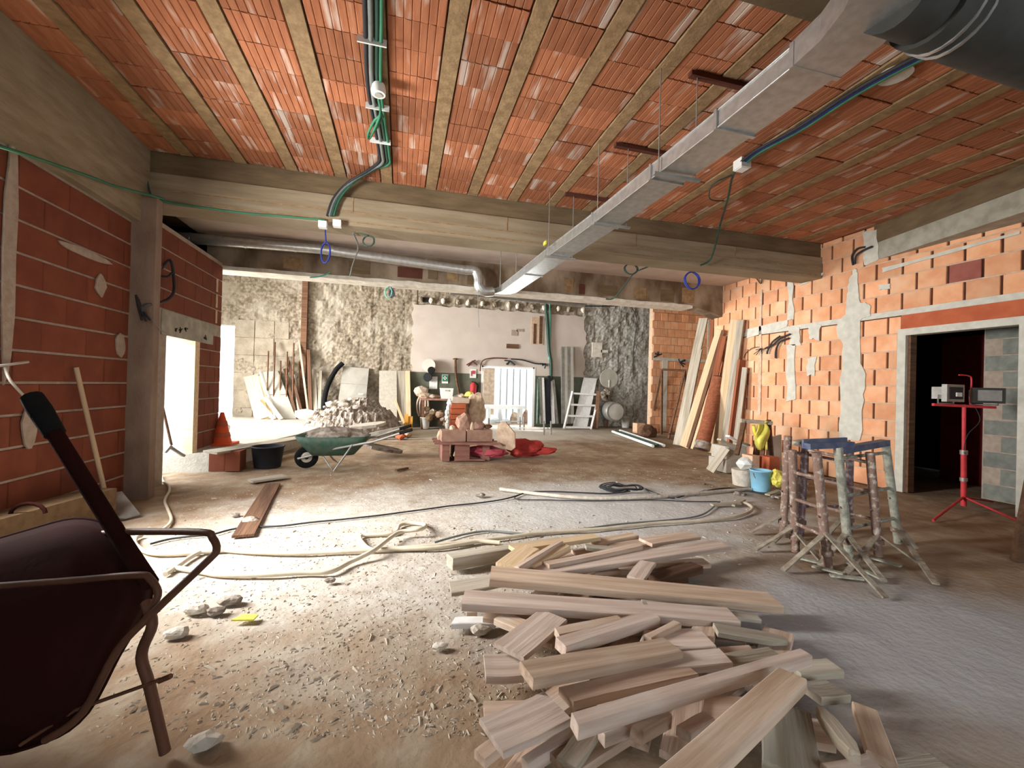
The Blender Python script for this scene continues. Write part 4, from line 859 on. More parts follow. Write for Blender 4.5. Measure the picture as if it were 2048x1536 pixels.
sb = smooth_pts([d2[2], atV(950, 542, 7.48), atV(957, 556, 7.46), atV(958, 572, 7.46), atV(968, 583, 7.48), atV(985, 583, 7.52)], 5)
q = MB(); q.tube(sb, .085, 14); q.build('s_bend', 'galvanised', t2)
# round duct at the near right corner
t3 = thing('round_duct', 'dark round duct in the shadow at the top right corner', 'duct', (3.0, 1.2, 3.1))
q = MB(); q.tube([(2.0, 1.38, 3.02), (2.28, 1.42, 3.06)], .14, 20); q.build('collar', 'steel_dark', t3)
q = MB(); q.tube([(2.26, 1.41, 3.06), (3.4, 1.45, 3.08), (6.4, 1.5, 3.1)], .165, 22); pp = q.build('pipe', 'steel_dark', t3)
for x in (2.36, 2.42): q = MB(); q.lathe([(.172, -.008), (.172, .008)], (x, 1.415, 3.062), (1, .03, 0), 22); q.build('joint_band', 'galvanised', pp)
# trapeze hangers for the flat duct
for i, ((ax, ay), (bx, by), wpx) in enumerate((((1380, 148), (1500, 168), 0), ((1230, 290), (1330, 306), 0), ((1130, 388), (1240, 411), 0))):
    a, b = F(ax, ay, HC-.03), F(bx, by, HC-.03); b.y = a.y
    th = thing('duct_hanger', ('nearest', 'middle', 'farthest')[i]+' rusty ceiling bracket with thin rods holding the flat duct', 'hanger', ((a.x+b.x)/2, a.y, HC-.03), 'ceiling brackets of the flat duct')
    q = MB(); q.bar(a, b+Vector((.1, 0, 0)), .05, .035); q.build('bracket', 'rust_bracket', th)
    cu = 2.0 if i < 2 else 1.9
    for s in (-.16, .16):
        q = MB(); q.tube([(cu+s, a.y, HC-.04), (cu+s, a.y, DZ0-.02)], .005, 5); q.build('rod', 'steel_dull', th)
    q = MB(); q.bar((cu-.2, a.y, DZ0-.03), (cu+.2, a.y, DZ0-.03), .03, .02); q.build('cross_bar', 'steel_dull', th)
for px, v, zt in ((1000, 7.0, 3.55), (1032, 6.4, 3.55)):
    p = atV(px, 575 if px == 1000 else 545, v); q = MB(); q.tube([p, (p.x, p.y, zt)], .006, 5); tag(q.build('hanger_rod', 'steel_dull'), 'thin rod holding the '+('far end' if px == 1000 else 'far stretch')+' of the flat duct', 'rod', 'rods at the far end of the duct')

# ---- electric conduits on the ceiling
def cable(name, pts, r, material, label, cat='cable', n=6, parent=None):
    q = MB(); q.tube(smooth_pts(pts, n), r, 7); o = q.build(name, material, parent)
    return tag(o, label, cat) if parent is None else o
root = thing('conduit_bundle', 'bundle of green and black conduits down the middle of the ceiling', 'conduits', (-.26, 4, 3.68))
main = [(-.22, 1.95), (-.24, 2.84), (-.28, 3.66), (-.26, 4.21), (-.24, 4.74), (-.25, 4.95)]
for k, (dx, m, r) in enumerate(((-.045, 'cable_black', .016), (-.01, 'cable_grey', .017), (.03, 'cable_dkgreen', .018), (.06, 'cable_green', .013))):
    pts = [Vector((x+dx, y, HC-.035-(k % 2)*.012)) for x, y in main]
    pts += [atV(742+dx*100, 340, 5.2), atV(700+dx*100, 366, 5.42), atV(672+dx*120, 398, 5.47), atV(660+dx*120, 432, 5.48)]
    q = MB(); q.tube(smooth_pts(pts, 5), r, 7); q.build('conduit', m, root)
for y in (2.6, 3.2, 3.95, 4.5):
    q = MB(); q.bar((-.36, y, HC-.05), (-.16, y, HC-.05), .012, .05); q.build('cable_tie', 'white_plastic', root)
q = MB(); q.tube(smooth_pts([F(757, 195, HC-.08), F(760, 230, HC-.12), F(740, 275, HC-.16), F(736, 268, HC-.16), F(750, 240, HC-.12), F(766, 232, HC-.10), F(748, 262, HC-.14), F(757, 250, HC-.1)], 5), .012, 6); q.build('green_loop', 'cable_green', root)
c = F(757, 182, HC-.10); tt = thing('ceiling_rose', 'round white junction fitting on the ceiling conduits', 'junction box', (c.x, c.y, HC-.12))
q = MB(); q.lathe([(.055, 0), (.06, .03), (.05, .08)], (c.x, c.y, HC-.13), (0, 0, 1), 18); q.build('body', 'white_plastic', tt)
q = MB(); q.lathe([(.03, 0), (.03, .006)], (c.x, c.y, HC-.137), (0, 0, 1), 14); q.build('socket', 'panel_grey', tt)
cable('green_wire', [atU(-10, 290, -2.66), atU(60, 312, -2.66), atU(190, 357, -2.66), atU(230, 372, -2.66), Vector((-2.55, 5.44, 3.22)), atV(330, 403, 5.49), atV(470, 424, 5.49), atV(560, 432, 5.49), atV(650, 440, 5.49)], .012, 'cable_green', 'green wire along the left beam to the junction box')
cable('green_wire', [atV(292, 345, 5.49), atV(296, 370, 5.49), atV(304, 396, 5.49)], .009, 'cable_dkgreen', 'short dark wire drop on the beam above the column')
for px, py, s in ((645, 449, 1), (674, 447, 1)):
    p = atV(px, py, 5.46); MB().box((p.x-.045, 5.44, p.z-.035), (p.x+.045, 5.52, p.z+.04)); q = MB(); q.box((p.x-.045, 5.44, p.z-.035), (p.x+.045, 5.52, p.z+.04)); tag(q.build('junction_box', 'white_plastic'), ('left' if px < 660 else 'right')+' of two small white boxes under the main beam', 'junction box', 'boxes under the main beam')
def coil(px, py, d, rx, ry, material, label, turns=3, r=.008, tail=None):
    c = atD(px, py, d); pts = []
    for k in range(turns*10+1):
        a = k/10*2*math.pi+math.pi/2; pts.append(c+_rgt0*(math.cos(a)*rx*(1+.08*math.sin(k)))+Vector((0, 0, math.sin(a)*ry))+Vector((0, .02*math.sin(k*.7), 0)))
    if tail: pts = [atD(*tail, d), (atD(*tail, d)+pts[0])/2]+pts
    q = MB(); q.tube(smooth_pts(pts, 2), r, 6); return tag(q.build('wire_coil', material), label, 'cable', 'wire coils hanging from beams')
coil(651, 505, 5.2, .055, .13, 'cable_blue', 'blue wire coil hanging under the junction boxes', tail=(650, 453))
coil(737, 482, 5.3, .07, .07, 'cable_dkgreen', 'small green wire coil right of the blue hanging one', tail=(715, 466), r=.007)
coil(1384, 561, 6.9, .11, .14, 'cable_blue', 'bright blue wire ring hanging below the main beam at the right', tail=(1384, 538), r=.011)
coil(1262, 538, 7.0, .10, .09, 'cable_dkgreen', 'dark green coil left of the blue wire ring', tail=(1285, 530), r=.008)
coil(777, 585, 7.7, .06, .10, 'cable_teal', 'teal wire tuft dangling before the rubble wall', tail=(777, 566), r=.007)
coil(784, 587, 7.72, .04, .07, 'cable_blue', 'small violet-blue tuft beside the teal one', tail=(779, 567), r=.006)
cable('drop_wire', [atD(706, 466, 5.4), atD(716, 495, 5.8), atD(705, 530, 6.6), atD(700, 552, 7.0)], .010, 'cable_grey', 'grey wire dropping past the cross duct')
cable('drop_wire', [atV(620, 555, 7.7), atV(640, 553, 7.7), atV(660, 545, 7.7)], .010, 'cable_teal', 'short teal wire on the old beam edge')
cable('drop_wire', [atD(1305, 528, 7.0)+Vector((0, 0, .2)), atD(1305, 528, 7.0), atD(1270, 545, 7.2), atD(1250, 570, 7.6), atD(1228, 596, 8.0), atD(1212, 598, 8.0)], .012, 'cable_dkgreen', 'dark wire falling from the green coil to the old beam')
cable('drop_wire', [atD(1305, 528, 6.6), atD(1330, 532, 6.6), atD(1370, 533, 6.6), atD(1395, 531, 6.5)], .012, 'cable_dkgreen', 'wire strung under the main beam between two coils')
cable('thin_wire', [atV(957, 574, 7.46), atD(956, 590, 7.5), atD(956, 615, 7.5), atD(958, 655, 7.5)], .004, 'cable_grey', 'hair-thin wire hanging from the duct bend')
root = thing('conduit_bundle', 'bundle of dark and green conduits along the ceiling at the right', 'conduits', (3.46, 3.2, 3.68))
for k, (dx, m, r) in enumerate(((-.03, 'cable_black', .015), (0, 'cable_blue', .012), (.03, 'cable_green', .016))):
    pts = [Vector((3.62+dx, 1.95, HC-.04)), Vector((3.51+dx, 2.36, HC-.04)), Vector((3.46+dx, 2.7, HC-.045)), Vector((3.46+dx, 3.15, HC-.05)), Vector((3.40+dx, 3.57, HC-.05)), Vector((3.44+dx, 3.86, HC-.06))]
    q = MB(); q.tube(smooth_pts(pts, 5), r, 7); q.build('conduit', m, root)
dp = [Vector((3.44, 3.88, HC-.06)), atV(1463, 360, 4.1), atV(1455, 400, 4.5), atV(1440, 450, 5.0), atV(1428, 500, 5.3), atV(1418, 522, 5.44), atV(1400, 531, 5.46)]
q = MB(); q.tube(smooth_pts(dp, 5), .013, 7); q.build('conduit', 'cable_dkgreen', root)
q = MB(); q.tube(smooth_pts([atV(1463, 350, 4.0), atV(1425, 370, 4.1), atV(1420, 398, 4.3), atV(1448, 402, 4.4)], 5), .007, 6); q.build('wire_loop', 'cable_dkgreen', root)
c = F(1484, 333, HC-.08); q = MB(); q.box((c.x-.06, c.y-.06, HC-.11), (c.x+.06, c.y+.06, HC-.01)); q.box((c.x-.05, c.y-.05, HC-.118), (c.x+.05, c.y+.05, HC-.11)); tag(q.build('junction_box', 'white_plastic'), 'white square junction box on the ceiling at the right', 'junction box')
c = F(1790, 152, HC-.03); q = MB(); q.lathe([(.11, 0), (.11, .02)], (c.x, c.y, HC-.03), (0, 0, 1), 20); tag(q.build('plaster_disc', 'plaster_patch'), 'round pale cap on the ceiling near the top right', 'cap')
for px, py in ((1352, 527), (1393, 531)):
    pass
for i, (pts, lab) in enumerate((([(1706, 530), (1704, 512), (1714, 498), (1730, 494)], 'left'), ([(1710, 528), (1712, 512), (1724, 502), (1744, 493)], 'right'))):
    cable('black_conduit', [atU(x, y, UR-.03-.02*i) for x, y in pts], .014, 'cable_black', lab+' of two black conduit stubs at the top of the right wall')
for i, (pts, lab) in enumerate((([(1580, 668), (1562, 676), (1548, 688), (1530, 697)], 'upper dark conduit curling out of the right wall'), ([(1578, 676), (1560, 684), (1552, 700), (1551, 716)], 'middle dark conduit curling out of the right wall'), ([(1560, 672), (1545, 684), (1536, 700), (1534, 708)], 'lower dark conduit curling out of the right wall'))):
    cable('wall_conduit', [atU(x, y, UR-.05) for x, y in pts], .015, 'cable_black', lab)
q = MB()
for k in range(6):
    a = atU(1522, 697, UR-.06); q.tube([a, a+Vector((-.05, R.uniform(-.14, .14), R.uniform(-.14, .06)))], .007, 5)
tag(q.build('wire_tuft', 'cable_black'), 'tuft of black wire ends on the right wall', 'cable')
cable('thin_wire', [atU(1518, 694, UR-.04), atU(1505, 696, UR-.03), atU(1492, 706, UR-.02), atU(1488, 716, UR-.02)], .006, 'rust_bracket', 'thin brown wire left of the black tuft')
cable('drop_wire', [atU(1500, 549, UR-.03), atU(1512, 556, UR-.03), atU(1522, 567, UR-.03), atU(1524, 552, UR-.03)], .009, 'cable_dkgreen', 'green wire at the top corner of the right wall')
cable('black_conduit', [atV(318, 545, 6.0), atV(340, 520, 6.0), atV(348, 560, 6.0), atV(345, 590, 5.9), atV(320, 606, 5.8), atU(290, 610, UL+.25), atU(285, 622, UL+.25)], .016, 'cable_black', 'black conduit looping out of the column at the left')
cable('black_conduit', [atV(320, 552, 5.95), atV(335, 553, 5.95), atV(344, 545, 5.95)], .012, 'cable_black', 'short black conduit stub above the left loop')
for i, (x0, y0) in enumerate(((284, 640), (292, 642), (300, 640))):
    cable('black_conduit', [atV(272+i*2, 590+i*4, 5.34), atV(276+i*4, 612+i*3, 5.32), atV(x0, y0, 5.28)], .011, 'cable_black', ('left', 'middle', 'right')[i]+' of three conduit ends beside the left column')
cable('thin_wire', [atV(305, 640, 5.3), atV(322, 660, 5.5), atV(340, 670, 5.8)], .005, 'cable_grey', 'thin wire from the column to the left doorway')
cable('wall_cable', [atV(1090, 590, VBK-.15), atV(1094, 640, VBK-.12), atV(1098, 700, VBK-.12), atV(1102, 730, VBK-.12), atV(1100, 790, VBK-.12), atV(1096, 840, VBK-.12)], .05, 'cable_dkgreen', 'thick dark cable bundle falling down the painted wall')
cable('wall_cable', [atV(1099, 600, VBK-.15), atV(1100, 650, VBK-.12), atV(1098, 720, VBK-.12)], .02, 'cable_teal', 'thin green cable beside the thick dark bundle')
cable('wall_cable', [atV(960, 742, VBK-.12), atV(965, 722, VBK-.12), atV(985, 716, VBK-.12), atV(1015, 717, VBK-.12)], .018, 'rust_bracket', 'brown cable arching above the bright opening')
cable('wall_cable', [atV(1022, 718, VBK-.12), atV(1045, 720, VBK-.12), atV(1070, 727, VBK-.12), atV(1090, 728, VBK-.12)], .022, 'cable_black', 'black cable right of the opening head')
cable('wall_cable', [atV(1262, 612, VBK-.15), atV(1274, 640, VBK-.12), atV(1268, 690, VBK-.12), atV(1266, 750, VBK-.12)], .014, 'cable_black', 'thin black cable down the grey rubble wall')
cable('wall_cable', [atV(1170, 612, VB2+.6), atV(1230, 612, VB2+.7), atV(1305, 607, VB2+.7)], .014, 'cable_black', 'dark cable strung below the old beam at the right')
for i, (px, py, lab) in enumerate(((945, 723, 'left of the bright opening'), (1020, 722, 'above the middle of the bright opening'), (1092, 728, 'beside the thick cable bundle'), (1318, 710, 'left on the far orange wall'), (1360, 725, 'right on the far orange wall'))):
    v = VBK-.12 if px < 1200 else VR2-.05; c = atV(px, py, v); q = MB()
    for k in range(5): q.tube([c, c+Vector((R.uniform(-.2, .2), R.uniform(-.04, .02), R.uniform(-.16, .12)))], .022, 5)
    tag(q.build('wire_tuft', 'rust_bracket' if px == 945 else 'cable_black'), 'tangle of wire ends '+lab, 'cable')
t = thing('ceiling_pipe', 'long dark pipe slung under the far ceiling', 'pipe', atV(930, 588, 8.6)); q = MB(); q.tube([atV(900, 584, 8.6), atV(1000, 594, 8.6), atV(1172, 610, 8.6)], .05, 10); q.build('pipe', 'steel_dull', t)

# ================================================================== MIDDLE OF THE ROOM
# ---- green wheelbarrow full of rubble
wb = F(616, 936); dw = depth(wb)
t = thing('wheelbarrow', 'dirty green wheelbarrow loaded with grey rubble in mid room', 'wheelbarrow', (wb.x+.6, wb.y+.1, 0))
def Q(px, py, dd=0): return atD(px, py, dw+dd)
wc = Q(613, 914); wr = abs(wc.z)
q = MB(); q.lathe([(wr*.62, -.035), (wr*.95, -.04), (wr, -.02), (wr, .02), (wr*.95, .04), (wr*.62, .035)], wc, (.25, -1, 0), 28); wh = q.build('wheel', 'black_rubber', t)
q = MB(); q.lathe([(wr*.62, -.028), (wr*.25, -.045), (.03, -.05), (.03, .05), (wr*.25, .045), (wr*.62, .028)], wc, (.25, -1, 0), 24); q.build('rim', 'rubble_pale', wh)
for s in (-1, 1):
    off = Vector((.02, .09*s, 0)); q = MB(); q.tube([wc+off+Vector((-.12, 0, -.01)), wc+off+Vector((.05, 0, .03)), Q(645, 900, .1*s)+off, Q(690, 888)+off*3, Q(740, 878)+off*3.4, Q(790, 862)+off*3.4, Q(812, 856)+off*3.4], .017, 8); fr = q.build('frame_tube', 'steel_dull', t)
    q = MB(); q.tube([Q(790, 862)+off*3.4, Q(814, 855)+off*3.4], .023, 8); q.build('grip', 'black_rubber', fr)
    lg = Q(700, 886)+off*3.2; q = MB(); q.tube([Q(640, 902)+off*2, Q(655, 925)+off*2.6, Vector((Q(672, 940).x, wb.y-.05+.3*s, .012)), Q(700, 884)+off*3.2], .013, 7); q.build('leg', 'steel_dull', t)
ctr = Q(668, 884)
prof = [(.46, .27, .42), (.50, .30, .44), (.33, .2, .18)]
def ringxy(c, a, b, z, n=24): return [Vector((c.x+a*math.copysign(abs(math.cos(k*2*math.pi/n))**.6, math.cos(k*2*math.pi/n)), c.y+b*math.copysign(abs(math.sin(k*2*math.pi/n))**.6, math.sin(k*2*math.pi/n)), z)) for k in range(n)]
n = 24; rgs = [ringxy(ctr, .30, .18, .22), ringxy(ctr, .46, .28, .40), ringxy(ctr, .52, .32, .50), ringxy(ctr, .50, .30, .50), ringxy(ctr, .40, .24, .34)]
q = MB(); q.add([v for g in rgs for v in g], [(i*n+k, i*n+(k+1) % n, (i+1)*n+(k+1) % n, (i+1)*n+k) for i in range(4) for k in range(n)]+[tuple(reversed(range(n))), tuple(range(4*n, 5*n))], True); q.build('tray', 'green_barrow', t)
q = MB(); q.rock((ctr.x+.02, ctr.y, .47), .44, seed=77, squash=(1.0, .62, .32), n=3, rough=.4); ld = q.build('rubble_load', 'rubble', origin=None); tag(ld, 'grey plaster rubble heaped in the green wheelbarrow', 'rubble')
# ---- heap of debris behind it
hp = F(690, 880, 0); hc = Vector((hp.x, hp.y+1.0, 0)); q = MB(); vs = []; nn = 70
for j in range(nn+1):
    for i in range(nn+1):
        x = -1.35+2.7*i/nn; y = -.9+1.8*j/nn; r2 = (x/1.3)**2+(y/.85)**2
        h = max(0, 1-r2)**.8*.84*(1+.2*x); p = Vector((x*3, y*3, 5)); h += (mnoise.noise(p)*.09+mnoise.noise(p*3)*.06+mnoise.noise(p*8)*.04+mnoise.cell(p*5)*.035)*min(1, h*6); vs.append((hc.x+x, hc.y+y, max(h, -.02)))
q.add(vs, [(j*(nn+1)+i, j*(nn+1)+i+1, (j+1)*(nn+1)+i+1, (j+1)*(nn+1)+i) for j in range(nn) for i in range(nn)]); hb = q.build('debris_heap', 'rubble'); tag(hb, 'big heap of grey demolition rubble behind the green wheelbarrow', 'rubble heap'); hb['kind'] = 'stuff'
def heap_z(x, y):
    r2 = ((x-hc.x)/1.3)**2+((y-hc.y)/.85)**2; return max(0, 1-r2)**.8*.84
for i in range(26):     # lumps along the crest
    a = R.uniform(-1.0, 1.15); b = R.uniform(-.5, .35); r = R.uniform(.05, .13); q = MB(); q.rock((hc.x+a, hc.y+b, heap_z(hc.x+a, hc.y+b)+r*.2), r, seed=200+i, squash=(1.2, .9, .6))
    tag(q.build('rubble_chunk', 'rubble_pale' if i % 3 == 0 else 'rubble'), 'broken masonry lump on the debris heap', 'rubble', 'lumps on the debris heap')
def slab(px, z, L, W, T, ang, tilt, m, label, cat='slab', name='stone_slab'):
    c = F(*px, z); x = Vector((math.cos(ang)*math.cos(tilt), math.sin(ang)*math.cos(tilt), math.sin(tilt))); y = Vector((-math.sin(ang), math.cos(ang), 0)); zz = x.cross(y); q = MB(); pts = []
    for k in range(9):
        a = k*2*math.pi/9; pts.append(c+x*(math.cos(a)*L/2*R.uniform(.85, 1.1))+y*(math.sin(a)*W/2*R.uniform(.85, 1.1)))
    q.prism(pts, zz*-T); return tag(q.build(name, m), label, cat)
slab((760, 862), .42, .9, .6, .05, -.3, .25, 'cement_slab', 'broken concrete sheet resting on the heap above the green wheelbarrow')
slab((765, 893), .16, .8, .55, .05, .1, -.22, 'rubble', 'broken concrete sheet lying right of the green wheelbarrow')
slab((735, 848), .55, .7, .5, .05, .4, .1, 'rubble_pale', 'pale slab fragment on top of the debris heap')
for i, (px, m) in enumerate((((790, 865), 'tuff_stone'), ((802, 872), 'terracotta'), ((815, 868), 'tuff_pale'), ((808, 858), 'tuff_stone'), ((795, 855), 'tuff_pale'))):
    q = MB(); q.rock(F(*px, .08), .11, seed=300+i, squash=(1, .9, .8)); tag(q.build('brick_lump', m), 'reddish broken brick at the right foot of the heap, '+('first', 'second', 'third', 'fourth', 'fifth')[i]+' of five', 'rubble', 'reddish lumps by the heap')
tag(board_obj('long_board', F(420, 905, .30), F(622, 872, .22), .2, .03, (0, 1, 0), 'wood_grey'), 'long pale board along the edge of the raised floor', 'board')
# ---- black bucket, terracotta bricks, cone, pick
def bucket(px0, px1, ytop, ybot, name, material, label, taper=.78, handle=True, content=None):
    b = F((px0+px1)/2, ybot); d = depth(b); r1 = (px1-px0)/2/FPX*d; h = atD((px0+px1)/2, ytop, d).z
    b = b+Vector((_sy, _cy, 0))*r1*taper
    t = thing(name, label, 'bucket', b); q = MB()
    q.lathe([(r1*taper, 0), (r1, h), (r1*1.06, h), (r1*1.06, h+.015), (r1*.94, h+.015), (r1*.92, h*.75)], b, (0, 0, 1), 24, cap=False); q.lathe([(r1*taper, 0), (r1*taper, .008)], b, (0, 0, 1), 24); q.lathe([(r1*.93, h*.72), (r1*.93, h*.73)], b, (0, 0, 1), 24)
    q.build('body', material, t)
    if handle:
        q = MB(); q.tube([b+Vector((math.cos(a)*r1*1.07, -.3*r1*math.sin(a)-.01, h-.02-math.sin(a)*r1*.9)) for a in [k*math.pi/10 for k in range(11)]], .006, 6); q.build('handle', 'steel_dull', t)
    return t, b, r1, h
bucket(491, 551, 897, 938, 'builders_bucket', 'black_plastic', 'large black rubber tub left of the green wheelbarrow', .82, False)
t = thing('brick_stack', 'two terracotta hollow blocks at the foot of the raised floor', 'bricks', F(447, 942))
for i, (x0, x1) in enumerate(((417, 447), (449, 478))):
    a = F(x0, 943); d = depth(a); b = F(x1, 943); q = MB(); q.box((a.x, a.y, 0), (b.x, a.y+.25, atD(x0, 903, d).z))
    tag(q.build('hollow_block', 'brick_red'), ('left' if i == 0 else 'right')+' terracotta hollow block at the foot of the raised floor', 'brick', 'terracotta blocks by the raised floor')
bpy.data.objects.remove(t)
cb_ = F(428, 889, .25)+Vector((.12, -.05, 0)); cd = depth(cb_); t = thing('traffic_cone', 'orange traffic cone beside the far left doorway', 'cone', cb_); hcone = atD(430, 824, cd).z-.25
q = MB(); q.box((cb_.x-.19, cb_.y-.19, .25), (cb_.x+.19, cb_.y+.19, .29)); q.build('base', 'orange_cone', t)
q = MB(); q.lathe([(.14, .04), (.025, hcone), (.018, hcone)], cb_, (0, 0, 1), 20); cn = q.build('cone', 'orange_cone', t)
q = MB(); q.lathe([(.125, .13), (.108, .20)], cb_, (0, 0, 1), 20, cap=False); q.lathe([(.085, .30), (.066, .38)], cb_, (0, 0, 1), 20, cap=False); q.build('stripe', 'terracotta', cn)
q = MB(); q.rock(F(450, 858, .42), .09, seed=91, squash=(1, .8, 1)); tag(q.build('white_bag', 'white_plastic'), 'crumpled white bag behind the orange cone', 'bag')
a, b = atV(311, 752, 6.3), atV(343, 890, 6.6)
t = thing('pickaxe', 'dark pick leaning beside the left doorway, head on the floor', 'pick', (b.x, b.y, .2)); q = MB(); q.tube([a, b], .016, 7); q.build('shaft', 'wood_dark', t); q = MB(); q.bar(atV(338, 893, 6.6), atV(368, 912, 6.75), .05, .03); q.bar(atV(330, 905, 6.55), atV(342, 891, 6.6), .04, .03); q.build('head', 'steel_dull', t)

# ---- pallet table with tuff stones, red tarpaulin
pb_ = F(940, 921); pd_ = depth(pb_)
def K(px, py, dd=0): return atD(px, py, pd_+dd)
t = thing('pallet_stand', 'low reddish pallet carrying tuff stones in mid room', 'pallet', pb_)
ztop = K(940, 884).z
for dv in (0, .28, .56):
    q = MB(); a, b = K(868, 886), K(1000, 886); q.bar((a.x, pb_.y+dv, ztop-.015), (b.x, pb_.y+dv-.18, ztop-.015), .13, .03); q.build('slat', 'pallet_red', t)
for px0, px1 in ((882, 897), (908, 938), (966, 980)):
    a, b = K(px0, 921), K(px1, 921)
    q = MB(); q.box((a.x, pb_.y-.04, 0), (b.x, pb_.y+.62, ztop-.03)); q.build('block', 'pallet_red', t)
q = MB(); a, b = K(908, 915), K(970, 916); q.bar((a.x, pb_.y+.02, .02), (b.x, pb_.y-.05, .02), .12, .02); q.build('bottom_slat', 'pallet_red', t)
ST = [((882, 862, 932, 884), .0, 'tuff_stone', 'brown squared tuff block, left on the pallet'), ((934, 862, 988, 884), .0, 'tuff_stone', 'brown squared tuff block, right on the pallet')]
for (x0, y0, x1, y1), dv, m, lab in ST:
    a, b = K(x0, y1), K(x1, y0); q = MB(); q.box((a.x, pb_.y+.02, ztop+.003), (b.x, pb_.y+.42, b.z)); tag(q.build('tuff_block', m), lab, 'stone', 'stones on the pallet')
for px, py, r, sq, m, lab, dv in ((928, 846, .17, (.85, .5, 1.05), 'tuff_stone', 'tall rounded tuff stone standing on the left block', .2), (957, 852, .10, (1.3, .9, .8), 'tuff_stone', 'ridge-shaped stone with a pale edge on the pallet', .2), (944, 855, .07, (.5, .8, 1.4), 'tuff_pale', 'pale upright sliver between the stones', .15), (976, 853, .06, (1.2, .8, .7), 'wood_dark', 'dark half brick on the right block', .25), (905, 858, .07, (.8, .8, .9), 'tuff_pale', 'pale stone chip at the left of the tall stone', .2), (880, 872, .08, (.7, .8, 1.2), 'tuff_pale', 'pale orange stone at the left end of the pallet', .3)):
    c = K(px, py, dv); q = MB(); q.rock(c, r, seed=int(px), squash=sq, n=2, rough=.3); tag(q.build('tuff_stone', m), lab, 'stone', 'stones on the pallet')
q = MB(); a = K(1012, 873); up_ = Vector((-.35, .15, .93)).normalized(); rt_ = Vector((.8, -.35, .36)); rt_ = (rt_-up_*rt_.dot(up_)).normalized(); nm_ = up_.cross(rt_)
pts = [a+rt_*(math.cos(k*2*math.pi/12)*.15*R.uniform(.9, 1.1))+up_*(math.sin(k*2*math.pi/12)*.26*R.uniform(.92, 1.06)) for k in range(12)]
q.prism(pts, nm_*.07); tag(q.build('stone_disc', 'tuff_pale'), 'pale oval stone slab leaning against the pallet end', 'stone')
q = MB(); q.rock(K(968, 902, .25), .30, seed=401, squash=(1.0, .5, .36), n=3, rough=.4); tag(q.build('crimson_sack', 'crimson_sack'), 'crimson plastic sack under the pallet', 'sack')
q = MB(); q.rock(K(990, 906, .1), .18, seed=402, squash=(1.2, .5, .42), n=3, rough=.4); tag(q.build('crimson_sack', 'crimson_sack'), 'smaller crimson sack poking out right of the pallet leg', 'sack')
q = MB(); q.rock(K(1050, 896, .5), .36, seed=403, squash=(.95, .5, .48), n=3, rough=.35); q.rock(K(1088, 901, .55), .2, seed=404, squash=(1.2, .5, .35), n=3, rough=.35); tag(q.build('red_tarpaulin', 'red_tarp'), 'red tarpaulin heap right of the stone disc', 'tarpaulin')
q = MB(); q.tube([atD(908, 912, pd_-.05), atD(916, 888, pd_-.05)], .02, 7); tag(q.build('pale_stick', 'wood_pale'), 'short pale stick propped against the pallet', 'stick')
# low metal frame behind
fb = F(1085, 868); fd = depth(fb); t = thing('stud_frame', 'low galvanised frame with upright studs behind the red tarpaulin', 'frame', fb)
for px, y0, y1, dd in ((1088, 842, 871, 0), (1102, 842, 871, 0), (1018, 846, 868, .7), (1040, 834, 860, .9), (1048, 834, 860, .9), (978, 836, 852, 1.1)):
    q = MB(); q.bar(atD(px, y0, fd+dd), atD(px, y1, fd+dd), .035, .035); q.build('upright', 'steel_dull', t)
for (x0, y0, x1, y1, d0, d1) in ((1018, 856, 1104, 856, .7, 0), (990, 845, 1050, 842, 1.1, .9), (1020, 860, 1090, 862, .6, 0)):
    q = MB(); q.bar(atD(x0, y0, fd+d0), atD(x1, y1, fd+d1), .03, .03); q.build('rail', 'steel_dull', t)

# ================================================================== ALONG THE FAR WALL
VW = VBK-.12
def lean(px0, py0, px1, py1, w, th, material, label, cat='board', name='leaning_board', base_v=None, top_v=VW, face=None, group=None, z0=None):
    """a board standing on the floor at pixel (px0,py0) with its top at pixel (px1,py1) near the wall"""
    a = atV(px0, py0, base_v) if base_v else F(px0, py0, z0 or 0)
    if a.z < (z0 or 0): a.z = (z0 or 0)
    b = atV(px1, py1, top_v); return tag(board_obj(name, a+Vector((0, 0, .01)), b, w, th, face or (1, 0, 0), material), label, cat, group)
SB = 12.7
lean(524, 856, 502, 752, .34, .04, 'wood_pale', 'orange-tinted plank leaning at the far left of the rubble wall', base_v=SB, z0=.25)
lean(537, 857, 520, 752, .22, .03, 'wood_pale', 'second pale plank leaning beside the orange-tinted one', base_v=SB+.05, z0=.25)
lean(548, 857, 512, 799, .10, .04, 'wood_pale', 'short pale batten crossing in front of the leaning planks', base_v=SB-.2, top_v=12.9, z0=.25)
lean(562, 856, 530, 795, .10, .04, 'wood_pale', 'second short batten propped against the grey panel', base_v=SB-.2, top_v=12.95, z0=.25)
t = thing('grey_panel', 'large grey sheet panel leaning on the rubble wall, left of the rods', 'panel', atV(568, 856, 12.75)); a0, a1 = atV(552, 857, 12.7), atV(592, 855, 12.75); b0_, b1_ = atV(521, 744, VW), atV(556, 742, VW); a0.z = a1.z = .26
q = MB(); q.prism([a0, a1, b1_, b0_], (0, .04, .01)); q.build('sheet', 'panel_grey', t); q = MB(); q.bar(a0, b0_, .05, .06); q.build('edge_trim', 'white_paint', t); m0, m1 = (a0+b0_)/2, (a1+b1_)/2; q = MB(); q.bar(m0-Vector((0, .008, 0)), m1-Vector((0, .008, 0)), .01, .012, side=(0, 1, 0)); q.build('seam', 'rust_bracket', t)
